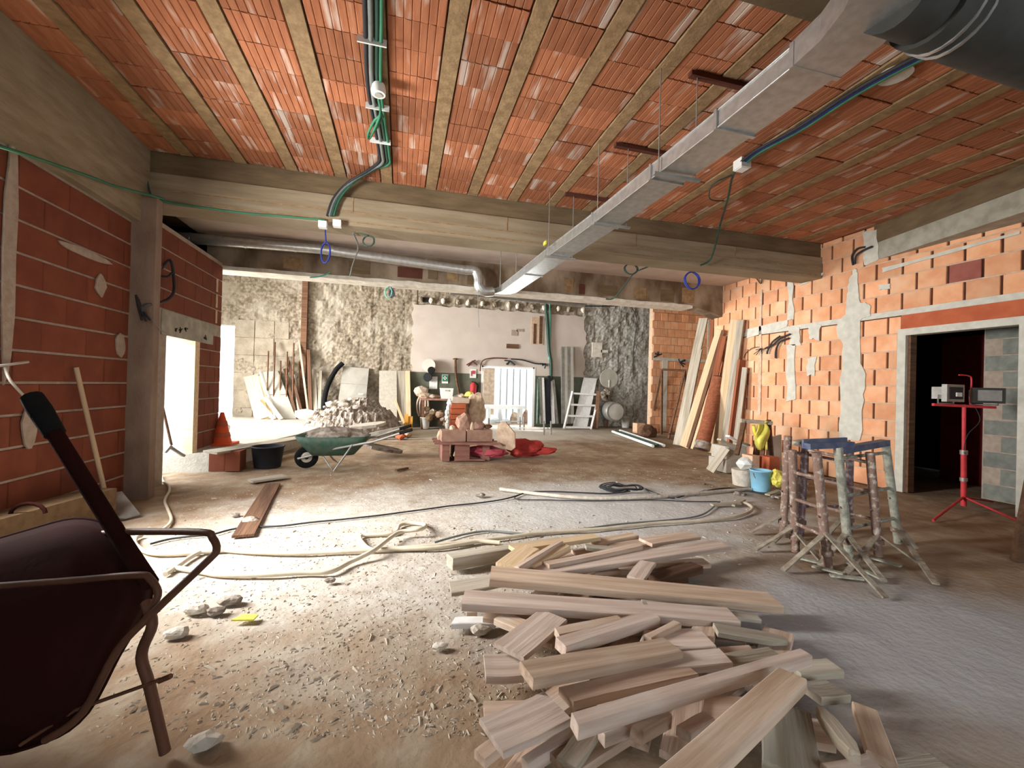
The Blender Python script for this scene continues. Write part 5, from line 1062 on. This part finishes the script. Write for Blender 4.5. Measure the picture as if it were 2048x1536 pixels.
for i, (x0, y0, x1, y1, w_, m) in enumerate(((593, 855, 570, 738, .08, 'wood_dark'), (607, 840, 577, 722, .07, 'wood_dark'), (600, 850, 588, 750, .06, 'wood_grey'), (618, 840, 598, 680, .05, 'wood_grey'), (632, 845, 628, 740, .10, 'wood_grey'), (638, 845, 641, 742, .08, 'wood_grey'), (622, 848, 617, 700, .09, 'wood_dark'))):
    lean(x0, y0, x1, y1, w_, w_*.8, m, ('first', 'second', 'third', 'fourth', 'fifth', 'sixth', 'seventh')[i]+' from the left of the poles and battens leaning by the dark post', 'batten', 'leaning_batten', base_v=12.8, z0=.2, group='poles leaning by the dark post')
for i in range(6):
    q = MB(); x = -3.6+.16*i; q.tube([(x+.12, 12.9, .25), (x, VW-.02, 2.1+.3*math.sin(i*2.1))], .02, 6); tag(q.build('steel_rod', 'wood_dark'), 'thin dark rod leaning behind the battens', 'rod', 'dark rods by the dark post')
q = MB(); q.tube(smooth_pts([atV(648, 838, 12.8), atV(648, 805, 12.9), atV(656, 770, 13.1), atV(672, 740, 13.25), atV(686, 726, 13.3)], 6), .07, 10); tag(q.build('black_hose', 'black_rubber'), 'thick black hose arching up the rubble wall', 'hose')
t = thing('grey_door', 'grey sheet-metal door leaf leaning behind the debris heap', 'door', atV(700, 838, 12.8)); a0, a1, b1_, b0_ = atV(672, 835, 12.7), atV(728, 838, 12.75), atV(738, 737, VW), atV(686, 733, VW)
q = MB(); q.prism([a0, a1, b1_, b0_], (0, .05, .01)); q.build('leaf', 'panel_grey', t)
for f in (.33, .66): q = MB(); q.bar(a0+(b0_-a0)*f-Vector((0, .006, 0)), a1+(b1_-a1)*f-Vector((0, .006, 0)), .012, .012, side=(0, 1, 0)); q.build('rib', 'steel_dull', t)
p = a1+(b1_-a1)*.48-Vector((.2, .05, 0)); q = MB(); q.tube([p, p+Vector((.0, -.05, 0)), p+Vector((.12, -.06, 0))], .018, 6); q.build('handle', 'white_plastic', t)
lean(776, 846, 776, 742, .5, .07, 'cement_slab', 'narrow speckled concrete slab leaning right of the metal door', 'slab', 'concrete_slab', base_v=12.9)
for i, (x0, x1, m) in enumerate(((797, 797, 'wood_grey'), (806, 806, 'wood_grey'), (815, 815, 'wood_pale'))):
    lean(x0+2, 846, x1, 742, .14, .05, m, ('left', 'middle', 'right')[i]+' of three upright boards beside the green dado', 'board', base_v=13.0, group='upright boards beside the green dado')
lean(808, 848, 790, 800, .06, .05, 'wood_pale', 'thin pale stick leaning left of the upright boards', 'stick', 'leaning_stick', base_v=12.6, top_v=12.9)
# pots and buckets on the floor
t, b, r1, h = bucket(736, 757, 822, 842, 'plaster_bucket', 'green_barrow', 'green-grey pot topped by a white bag behind the heap', .85, False)
q = MB(); q.rock(b+Vector((0, 0, h+.12)), .16, seed=501, squash=(1, .9, .9)); tag(q.build('white_bag', 'white_plastic'), 'white plastic bag on the pot behind the heap', 'bag')
q = MB(); q.rock(F(606, 848, .3)+Vector((0, .3, .2)), .2, seed=502, squash=(1.2, .8, .6)); tag(q.build('white_sack', 'white_plastic'), 'white sack at the left end of the debris heap', 'sack')
q = MB(); c = atV(818, 836, 12.6); q.box((c.x-.12, 12.5, 0), (c.x-.02, 12.7, .42)); q.box((c.x-.02, 12.52, 0), (c.x+.1, 12.7, .36)); tag(q.build('orange_package', 'orange_bag'), 'orange bag standing by the upright boards', 'package')
q = MB(); q.lathe([(.13, 0), (.13, .2), (.11, .24)], (c.x-.3, 12.35, 0), (0, 0, 1), 16); tag(q.build('white_tub', 'white_plastic'), 'small white tub beside the orange bag', 'tub')
bucket(838, 858, 836, 858, 'plaster_bucket', 'white_paint', 'white plaster-stained bucket below the hanging bags', .8)
# hanging bag, cable reel, paper, signs, extinguisher on the painted wall
q = MB()
for k in range(5): q.tube(smooth_pts([atV(848, 778, VW), atV(836+k*5, 800, VW-.15), atV(834+k*5.5, 818, VW-.15), atV(838+k*4, 832, VW-.12)], 4), [.03]*13, 6)
q.rock(atV(843, 782, VW-.1), .2, seed=510, squash=(1.1, .7, .8)); tag(q.build('hanging_rags', 'cement_bag'), 'bunch of pale rags and straps hanging on the green dado', 'rags')
t = thing('cable_reel', 'pinkish cable reel with dark centre hung on the painted wall', 'reel', atV(861, 740, VW)); c = atV(859, 733, VW)
q = MB(); q.lathe([(.20, 0), (.20, .05), (.15, .06), (.15, .1), (.20, .11), (.20, .15)], c+Vector((0, -.02, 0)), (-.25, -1, .2), 20); q.build('drum', 'plaster_pink', t)
q = MB(); q.lathe([(.11, 0), (.11, .05)], atV(863, 741, VW-.18), (-.25, -1, .2), 16); q.build('motor', 'black_rubber', t)
q = MB(); q.tube([atV(866, 724, VW-.1), atV(869, 740, VW-.1)], .03, 6); q.build('handle', 'rust_bracket', t)
q = MB(); c = atV(855, 754, VW); q.lathe([(.12, 0), (.14, .05), (.12, .1)], c, (0, -1, 0), 18); tag(q.build('cable_ring', 'cable_black'), 'dark coil hanging below the cable reel', 'coil')
def sheet(px0, py0, px1, py1, material, off=.07, th=.012):
    a, b = atV(px0, py0, VBK-off), atV(px1, py1, VBK-off); q = MB(); q.box((a.x, VBK-off-th, b.z), (b.x, VBK-off, a.z)); return q, a, b
t = thing('notice_sheet', 'striped white sheets pinned on the green dado', 'sheet', atV(866, 778, VW))
for i in range(3): q, _, _ = sheet(859+i*5.4, 753, 863.6+i*5.4, 778, 'white_paint'); q.build('sheet', 'white_paint', t)
t = thing('first_aid_sign', 'green first-aid sign with white cross on the dado', 'sign', atV(890, 766, VW)); q, a, b = sheet(884, 749, 896, 767, 'x'); q.build('plate', 'white_plastic', t)
q, a, b = sheet(885, 750, 895, 763, 'x', off=.085); q.build('field', 'sign_green', t)
c = atV(890, 756, VBK-.105); q = MB(); q.box((c.x-.055, c.y, c.z-.018), (c.x+.055, c.y+.01, c.z+.018)); q.box((c.x-.018, c.y, c.z-.055), (c.x+.018, c.y+.01, c.z+.055)); q.build('cross', 'white_plastic', t)
t = thing('fire_sign', 'white and red fire extinguisher sign beside the bright opening', 'sign', atV(946, 755, VW)); q, a, b = sheet(940, 738, 952, 756, 'x'); q.build('plate', 'white_plastic', t)
q, a, b = sheet(944.5, 741, 949.5, 748, 'x', off=.085); q.build('pictogram', 'sign_red', t); q, a, b = sheet(942, 742, 943.2, 752, 'x', off=.085); q.build('flame_bar', 'sign_red', t)
c = atV(946, 790, VBK-.165); t = thing('fire_extinguisher', 'red fire extinguisher under its sign by the opening', 'extinguisher', c); hh = atV(946, 763, VBK-.165).z-c.z
q = MB(); q.lathe([(.10, 0), (.10, hh*.75), (.05, hh*.9), (.03, hh*.95)], c, (0, 0, 1), 18); q.build('cylinder', 'red_paint', t); q = MB(); q.box((c.x-.05, c.y-.03, c.z+hh*.93), (c.x+.06, c.y+.03, c.z+hh)); q.build('valve', 'black_plastic', t); q = MB(); q.tube(smooth_pts([c+Vector((.05, -.02, hh*.95)), c+Vector((.15, -.03, hh*.7)), c+Vector((.12, -.03, hh*.2))], 4), .015, 6); q.build('hose', 'black_rubber', t)
q = MB(); q.tube(smooth_pts([atV(911, 716, VW), atV(911, 740, VW), atV(914, 765, VW), atV(919, 790, VW)], 4), .035, 6); q.tube([atV(906, 718, VW), atV(916, 718, VW)], .02, 5); tag(q.build('hanging_tool', 'wood_dark'), 'dark long-handled tool hanging on the painted wall', 'tool')
# workbench with clutter
wbv = 12.95; a, b = atV(840, 796, wbv), atV(962, 796, wbv); zt = a.z
t = thing('workbench', 'rough workbench crowded with tools below the first-aid sign', 'workbench', ((a.x+b.x)/2, wbv, 0))
q = MB(); q.box((a.x, wbv-.35, zt-.05), (b.x, wbv+.35, zt)); q.build('bench_top', 'tuff_stone', t)
for x in (a.x+.08, b.x-.08):
    for y in (wbv-.3, wbv+.3): q = MB(); q.box((x-.04, y-.04, 0), (x+.04, y+.04, zt-.05)); q.build('leg', 'wood_dark', t)
q = MB(); q.box((a.x+.1, wbv-.3, .28), (b.x-.1, wbv+.3, .32)); q.build('shelf', 'wood_dark', t)
pa_, pb2 = atV(881, 776, wbv-.2), atV(906, 792, wbv-.2)
t = thing('white_crate', 'white plastic box standing on the workbench', 'box', ((pa_.x+pb2.x)/2, wbv-.1, zt)); q = MB(); q.prism([(pa_.x+.03, wbv-.28, zt), (pb2.x-.03, wbv-.28, zt), (pb2.x, wbv-.28, pa_.z), (pa_.x, wbv-.28, pa_.z)], (0, .3, 0)); q.build('body', 'white_plastic', t); q = MB(); q.box(((pa_.x+pb2.x)/2-.06, wbv-.295, pa_.z-.09), ((pa_.x+pb2.x)/2+.06, wbv-.275, pa_.z-.05)); q.build('grip_slot', 'panel_grey', t)
for i, (px, r, m, lab) in enumerate(((850, .13, 'tuff_pale', 'pale bag at the left end of the workbench'), (863, .10, 'plaster_pink', 'pinkish bundle on the workbench left of the white box'), (872, .09, 'wood_dark', 'dark tool pile on the workbench beside the white box'), (912, .08, 'white_paint', 'small white packet right of the white box'), (922, .13, 'cement_bag', 'rolled beige sacking on the workbench'), (933, .10, 'cement_bag', 'beige bundle at the right of the workbench'))):
    c = atV(px, 793, wbv-.15); q = MB(); q.rock((c.x, wbv-.12, zt+r*.55), r, seed=530+i, squash=(1.3, 1, .7)); tag(q.build('bench_item', m), lab, 'bundle', 'clutter on the workbench')
c = atV(940, 781, wbv-.3); q = MB(); q.lathe([(.15, 0), (.13, .06), (.09, .11), (.02, .13)], (c.x, wbv-.2, zt+.1), (0, 0, 1), 16); q.lathe([(.17, 0), (.17, .012)], (c.x, wbv-.22, zt+.09), (0, 0, 1), 16); tag(q.build('hard_hat', 'yellow_plastic'), 'yellow hard hat at the right end of the workbench', 'helmet')
for i in range(16):
    c = atV(848+R.uniform(0, 50), 812+R.uniform(0, 36), wbv-.35); q = MB(); q.rock((c.x, wbv-.42+R.uniform(0, .25), max(c.z, .06)), R.uniform(.07, .13), seed=560+i, squash=(1, .8, .8)); tag(q.build('rubble_sack', ('tuff_pale', 'sand', 'rubble_pale', 'wood_dark')[i % 4]), 'lumpy small sack or stone piled under the workbench', 'rubble', 'lumps piled under the workbench')
# tall paper bag, terracotta stack, brown sacks in front of the bench
c = atV(925, 806, 12.2); cz = atV(925, 797, 12.2).z; x0, x1 = atV(903, 800, 12.2).x, atV(937, 800, 12.2).x
q = MB(); q.prism([(x0, 12.1, .78), (x1, 12.1, .78), (x1+.02, 12.1, cz), (x0+.03, 12.1, cz+.05)], (0, .35, 0)); tag(q.build('cement_sack', 'cement_bag'), 'beige paper cement bag standing on the orange brick stack', 'bag')
x0, x1 = atV(902, 820, 12.2).x, atV(930, 820, 12.2).x
for r in range(5):
    q = MB(); q.box((x0+R.uniform(-.02, .02), 12.08, .155*r+.01), (x1, 12.45, .155*r+.15)); tag(q.build('orange_brick', 'terracotta'), ('bottom', 'second', 'third', 'fourth', 'top')[r]+' orange brick of the stack under the cement bag', 'brick', 'orange bricks under the cement bag')
q = MB()
for k in range(6): q.rock((x0-.08+R.uniform(-.03, .03), 12.15, .08+.14*k), .12, seed=580+k, squash=(.55, .5, .9), rough=.6)
tag(q.build('plastic_wrap', 'white_plastic'), 'crumpled white plastic wrap hanging beside the brick stack', 'plastic')
c = atV(952, 815, 12.5); q = MB(); q.rock((c.x, 12.5, .55), .34, seed=590, squash=(.8, .6, 1.5), n=3); tag(q.build('brown_sack', 'tuff_pale'), 'tall brown burlap sack left of the bright opening', 'sack')
# bright opening: things outside
for i in range(7):
    px = 990+i*13; a, b = atV(px, 737, 16.4), atV(px+9, 800, 16.4); q = MB(); q.box((a.x, 16.4, -.3), (b.x, 16.45, 3.2)); tag(q.build('hoarding_board', 'outside_white'), ('first', 'second', 'third', 'fourth', 'fifth', 'sixth', 'seventh')[i]+' from the left of the white boards outside the opening', 'board', 'white boards outside the opening')
q = MB(); a, b = atV(968, 740, 15.5), atV(988, 800, 15.5); q.box((a.x, 15.5, 0), (b.x, 15.9, 2.6)); tag(q.build('stone_pier', 'tuff_pale'), 'sunlit stone pier outside, at the left of the opening', 'pier')
for i, (px, ww, hh, m) in enumerate(((985, .5, .5, 'outside_white'), (1010, .4, .42, 'outside_white'), (1030, .35, .6, 'tuff_pale'), (1052, .3, .7, 'tuff_stone'), (1000, .2, .8, 'outside_white'))):
    c = atV(px, 820, 15.0); q = MB(); q.rock((c.x, 15.0, hh*.4-.25), ww*.6, seed=600+i, squash=(1, .6, hh/ww)); tag(q.build('outside_pile', m), ('white', 'low white', 'sandy', 'brown', 'rear white')[i]+' builders pile glimpsed outside through the opening', 'pile', 'piles outside the opening')
q = MB(); a, b = atV(970, 806, 14.6), atV(1050, 806, 14.6); q.box((a.x, 14.5, .5), (b.x, 14.9, .62)); q.box((a.x+.1, 14.55, -.3), (a.x+.2, 14.85, .5)); q.box((b.x-.2, 14.55, -.3), (b.x-.1, 14.85, .5)); tag(q.build('outside_bench', 'outside_white'), 'white plank bench just outside the opening', 'bench')
# props and posts right of the opening
for i, (x0, y0, x1, y1, m) in enumerate(((1076, 848, 1078, 758, 'green_barrow'), (1083, 848, 1080, 755, 'steel_dull'), (1088, 848, 1085, 756, 'white_paint'), (1094, 849, 1092, 760, 'black_plastic'), (1107, 848, 1103, 762, 'white_paint'), (1114, 848, 1106, 760, 'steel_dull'), (1098, 848, 1098, 752, 'black_plastic'))):
    lean(x0, y0, x1, y1, .08, .08, m, ('first', 'second', 'third', 'fourth', 'fifth', 'sixth', 'seventh')[i]+' from the left of the thin props right of the bright opening', 'prop', 'steel_prop', base_v=12.9, group='thin props by the opening')
for i, (x, m) in enumerate(((1125, 'steel_dull'), (1131, 'panel_grey'), (1137, 'steel_dull'), (1143, 'panel_grey'))):
    lean(x+1, 848, x, 694, .10, .08, m, ('first', 'second', 'third', 'fourth')[i]+' from the left of the tall grey metal studs by the ladder', 'stud', 'metal_stud', base_v=13.0, group='tall grey studs')
# white ladder-like rack with panel
a0, a1, b0_, b1_ = atV(1128, 850, 12.6), atV(1182, 853, 12.5), atV(1145, 783, 13.1), atV(1199, 786, 13.05); a0.z = a1.z = .01
t = thing('white_rack', 'white ladder-like rack leaning by the grey rubble wall', 'rack', (a0+a1)/2)
for p0, p1 in ((a0, b0_), (a1, b1_)): q = MB(); q.bar(p0, p1, .06, .06); q.build('rail', 'white_paint', t)
for f in (.04, .34, .64, .95): q = MB(); q.bar(a0+(b0_-a0)*f, a1+(b1_-a1)*f, .05, .06); q.build('rung', 'white_paint', t)
q = MB(); p0, p1, p2, p3 = atV(1146, 851, 12.75), atV(1174, 852, 12.7), atV(1194, 757, VW-.05), atV(1168, 755, VW-.05); p0.z = p1.z = .02; q.prism([p0, p1, p2, p3], (0, .03, .0)); tag(q.build('white_sheet', 'white_paint'), 'white sheet standing behind the ladder-like rack', 'sheet')
q = MB(); c = atV(1188, 842, 12.7); q.bar((c.x, 12.55, .02), (c.x+.25, 12.95, 1.2), .12, .05); tag(q.build('leaning_board', 'wood_dark'), 'dark board leaning right of the white rack', 'board')
# grey discs hanging, drum
t = thing('disc_stand', 'grey round disc mounted above a drum at the far wall', 'disc', atV(1218, 850, 12.9)); c = atV(1217, 757, 12.9)
q = MB(); q.lathe([(.31, 0), (.31, .04)], c, (-.05, -1, 0), 32); q.build('disc', 'panel_grey', t); q = MB(); q.tube([c+Vector((0, -.05, -.05)), c+Vector((0, -.05, -.28))], .012, 6); q.build('handle', 'white_plastic', t); q = MB(); q.tube([c+Vector((0, .1, 0)), Vector((c.x+.05, c.y+.15, 0))], .04, 8); q.build('stem', 'wood_dark', t)
c = atV(1220, 822, 12.8); t = thing('drum', 'grey metal drum lying on its side at the far wall', 'drum', (c.x, c.y, c.z-.31)); q = MB(); q.lathe([(.29, 0), (.31, .02), (.31, .5), (.29, .52)], c+Vector((0, .1, 0)), (-.05, -1, 0), 32); q.build('shell', 'steel_dull', t); q = MB(); q.lathe([(.26, 0), (.02, .02)], c+Vector((0, -.42, 0)), (-.05, -1, 0), 32); q.build('lid', 'panel_grey', t)
q = MB()
for k in range(9): q.rock(atV(1205+R.uniform(0, 26), 788+R.uniform(-8, 14), 12.9), R.uniform(.06, .12), seed=620+k, squash=(1.2, .8, .7))
tag(q.build('rag_heap', 'rubble'), 'heap of pale scraps on top of the drum', 'scraps')
bucket(1244, 1262, 835, 856, 'plaster_bucket', 'white_plastic', 'white bucket on the floor right of the drum', .78)
p = F(1274, 867); d = depth(p); x1 = F(1290, 867).x; q = MB(); q.box((p.x, p.y, 0), (x1, p.y+.25, atD(1274, 847, d).z)); tag(q.build('peach_block', 'peach_block'), 'peach-coloured hollow block standing right of the white bucket', 'block')
q = MB(); q.rock(F(1312, 868, .12)+Vector((0, .4, 0)), .28, seed=640, squash=(1, .6, .8)); tag(q.build('dark_sack', 'wood_dark'), 'dark sack on the floor behind the metal trestle frame', 'sack')
for i, (x0, y0, x1, y1) in enumerate(((1225, 863, 1306, 892), (1240, 861, 1328, 891), (1232, 862, 1316, 891))):
    a, b = F(x0, y0, .04), F(x1, y1, .04); q = MB(); q.tube([a, b], .035, 8); tag(q.build('plastic_pipe', ('white_plastic', 'white_paint', 'cable_dkgreen')[i]), ('near white', 'far white', 'dark middle')[i]+' pipe lying on the floor at the right', 'pipe', 'pipes on the floor')
# rusty A-frame
t = thing('trestle_frame', 'rusty metal A-frame trestle before the far orange wall', 'trestle', F(1320, 875)); v0 = 10.6
fl_, fr_, bl_, br_ = F(1300, 857), F(1335, 878), F(1323, 866), F(1372, 872); tl, tr = atV(1324, 739, 10.9), atV(1370, 741, 10.7)
for a, b in ((F(1300, 862), tl), (F(1337, 877), tr), (F(1323, 868), tl), (F(1373, 870), tr)): q = MB(); q.bar(a, b, .05, .05); q.build('leg', 'wood_dark', t)
q = MB(); q.bar(tl, tr, .06, .06); q.build('top_bar', 'wood_dark', t); q = MB(); q.bar(F(1337, 868, .15), F(1362, 868, .15), .03, .03); q.build('brace', 'wood_dark', t)
# tall boards leaning on the corner of the right wall
def lean2(x0, y0, x1, y1, w_, th, m, lab, topU=6.5, cat='board', name='leaning_board', g='tall boards leaning in the right corner', face=(.55, -.83, 0)):
    a = F(x0, y0, .01)
    if a.x > 6.34: a = atU(x0, y0, 6.34); a.z = .01
    b = atU(x1, y1, topU) if x1 > 1428 else atV(x1, y1, max(a.y+.25, 8.25))
    return tag(board_obj(name, a, b, w_, th, face, m), lab, cat, g)
lean2(1355, 888, 1407, 637, .20, .05, 'wood_grey', 'tall grey board, farthest left of the boards in the right corner')
lean2(1364, 884, 1402, 700, .06, .06, 'wood_grey', 'thin grey batten beside the farthest left tall board')
lean2(1368, 893, 1442, 660, .19, .05, 'wood_pale', 'pale tall board leaning steeply, second from the left')
lean2(1376, 895, 1447, 661, .07, .05, 'wood_dark', 'dark edge board behind the steep pale one')
lean2(1384, 896, 1444, 700, .05, .05, 'wood_pale', 'narrow pale lath right of the steep pale board')
lean2(1400, 898, 1447, 672, .12, .05, 'wood_rust', 'red-brown board behind the clay pipe')
lean2(1436, 905, 1474, 640, .24, .06, 'wood_pale', 'widest pale board, rightmost of the tall boards')
lean2(1446, 903, 1482, 640, .12, .10, 'wood_grey', 'grey timber directly behind the widest pale board')
lean2(1458, 903, 1483, 720, .16, .05, 'wood_rust', 'red-brown board right of the widest pale one', face=(1, .2, 0))
lean2(1420, 903, 1458, 740, .07, .05, 'wood_pale', 'short slanting batten between pipe and widest board')
lean2(1410, 900, 1425, 640, .07, .05, 'wood_rust', 'upright ochre strip in the corner behind the boards')
lean2(1468, 902, 1490, 735, .09, .05, 'wood_grey', 'weathered slat behind the saw-horse')
a = F(1403, 899, .12); b = atU(1437, 757, 6.42); t = thing('clay_pipe', 'stout red-brown clay pipe leaning among the boards', 'pipe', (a.x, a.y, 0)); q = MB(); q.tube([a, b], .135, 20); q.build('barrel', 'wood_rust', t); q = MB(); q.tube([a-(b-a)*.0, a+(b-a)*.10], .155, 20); q.build('socket_end', 'rubble', t); q = MB(); q.lathe([(.12, 0), (.12, .02)], b, (b-a), 20); q.build('mouth', 'ink', t)
# stone blocks, offcuts, saw-horse, bags, blue bucket
for i, (x0, y0, x1, y1, dd, lab) in enumerate(((1452, 921, 1506, 946, 0, 'bottom'), (1456, 895, 1502, 921, .03, 'top'))):
    a = F(1452, 946); d = depth(a)+dd; p0, p1 = atD(x0, y1, d), atD(x1, y0, d); q = MB(); q.box((p0.x, a.y+.01*i, max(p0.z, 0)), (p1.x, a.y+.4, p1.z)); tag(q.build('stone_block', 'cement_slab'), lab+' grey stone block of the pair before the tall boards', 'block', 'grey stone blocks')
zt = p1.z
for i, (x0, y0, x1, y1, m) in enumerate(((1438, 879, 1476, 895, 'wood_grey'), (1455, 872, 1490, 892, 'white_paint'), (1470, 882, 1496, 890, 'wood_grey'))):
    q = MB(); q.bar(atD(x0, y0, d+.1), atD(x1, y1, d+.2), .09, .03); tag(q.build('wood_offcut', m), ('long', 'whitish', 'short')[i]+' wood offcut lying on the grey stone blocks', 'offcut', 'offcuts on the stone blocks')
tag(board_obj('leaning_board', F(1420, 942, .02), atD(1452, 896, d-.02), .13, .03, (.6, -.8, 0), 'wood_grey'), 'short pale board leaning against the grey stone blocks', 'board')
q = MB(); q.bar(F(1488, 932, .02)-Vector((0, .3, 0)), atD(1512, 882, d+.1), .08, .05); tag(q.build('dark_stake', 'wood_dark'), 'dark stake leaning right of the grey stone blocks', 'stake')
sb_ = F(1515, 960); sd = depth(sb_)+.5; t = thing('saw_horse', 'rough wooden saw-horse at the foot of the right wall', 'saw-horse', (sb_.x, sb_.y+.4, 0))
q = MB(); q.bar(atD(1481, 841, sd), atD(1543, 846, sd), .07, .06); q.build('top_beam', 'wood_grey', t)
for x0, y0, x1, y1, dd in ((1489, 842, 1474, 890, -.2), (1532, 846, 1520, 935, -.15), (1537, 840, 1545, 940, .1), (1520, 848, 1506, 935, .1)):
    q = MB(); a = atD(x0, y0, sd); b = atD(x1, y1, sd+dd); b.z = max(b.z-.15, .01); q.bar(a, b, .06, .05); q.build('leg', 'wood_dark', t)
q = MB(); vs = []
for j in range(9):
    for i in range(7):
        px = 1524+(i-3)*(3+1.6*math.sin(j/8*math.pi))+2.5*math.sin(j*.9); py = 848+j*6.4; vs.append(atD(px, py, sd-.12-.05*math.sin(i*1.3+j*.8)-.04*math.sin(j/8*math.pi)))
q.add(vs, [(j*7+i, j*7+i+1, j*7+i+8, j*7+i+7) for j in range(8) for i in range(6)], True)
q.tube([atD(1526, 848, sd), atD(1534, 842, sd-.05)], .02, 6); q.tube(smooth_pts([atD(1507, 850, sd-.1), atD(1510, 868, sd-.1), atD(1518, 880, sd-.12)], 4), .028, 6)
yb = q.build('yellow_bag', 'yellow_plastic'); tag(yb, 'yellow plastic bag hanging on the saw-horse', 'bag'); md = yb.modifiers.new('thick', 'SOLIDIFY'); md.thickness = .012
for i, (x0, x1, y0, y1, m, dd, lab) in enumerate(((1504, 1520, 912, 962, 'peach_block', .35, 'left'), (1538, 1562, 915, 965, 'terracotta', .4, 'right'))):
    a = F(x0, y1); d2_ = depth(a); p0, p1 = a, F(x1, y1); q = MB(); q.box((p0.x, p0.y, 0), (p1.x, p0.y+.2, atD(x0, y0, d2_).z)); tag(q.build('hollow_block', m), lab+' hollow block standing behind the blue bucket', 'block', 'hollow blocks behind the blue bucket')
q = MB(); p0 = F(1550, 952)+Vector((.1, .25, 0)); q.prism([p0, p0+Vector((.35, .05, 0)), p0+Vector((.4, .12, .6)), p0+Vector((.12, .1, .55))], (0, .04, 0)); tag(q.build('cement_board', 'panel_grey'), 'grey board piece leaning behind the hollow blocks', 'board')
t, b, r1, h = bucket(1510, 1550, 945, 985, 'builders_bucket', 'blue_plastic', 'light blue bucket with yellow rag by the trestles', .8)
q = MB(); q.rock(b+Vector((.12, -.16, h*.75)), .10, seed=700, squash=(1, .7, 1.1), n=3, rough=.5); tag(q.build('yellow_rag', 'yellow_plastic'), 'bright yellow rag draped on the blue bucket', 'rag')
q = MB(); q.lathe([(.13, 0), (.15, .2), (.15, .22)], b+Vector((.02, .32, .0)), (0, 0, 1), 18); o = q.build('white_tub', 'rubble_pale'); tag(o, 'greyish tub behind the blue bucket', 'tub')
q = MB(); q.rock(b+Vector((.04, .32, .3)), .12, seed=702, squash=(1, .8, .8)); tag(q.build('white_bag', 'white_plastic'), 'white scrap bag on the greyish tub behind the blue bucket', 'bag')
for i in range(14):
    px, py = R.uniform(1390, 1600), R.uniform(960, 1012); r = R.uniform(.02, .06); q = MB()
    if i % 2: q.rock(F(px, py, r*.3), r, seed=720+i, squash=(1.3, .8, .6))
    else:
        a = F(px, py, .02); an = R.uniform(-.6, .6); q.bar(a, a+Vector((math.cos(an)*.35, math.sin(an)*.35, .01)), .06, .02)
    tag(q.build('floor_scrap', 'wood_grey' if i % 2 == 0 else 'rubble'), ('flat grey wood scrap lying between the cables and the blue bucket' if i % 2 == 0 else 'rounded plaster crumb between the cables and the blue bucket'), 'scrap', 'wood scraps before the blue bucket' if i % 2 == 0 else 'plaster crumbs before the blue bucket')
q = MB(); q.bar(F(792, 941, .02), F(815, 936, .02), .05, .025); tag(q.build('wood_offcut', 'wood_dark'), 'lone dark offcut on the floor left of the pallet', 'offcut')
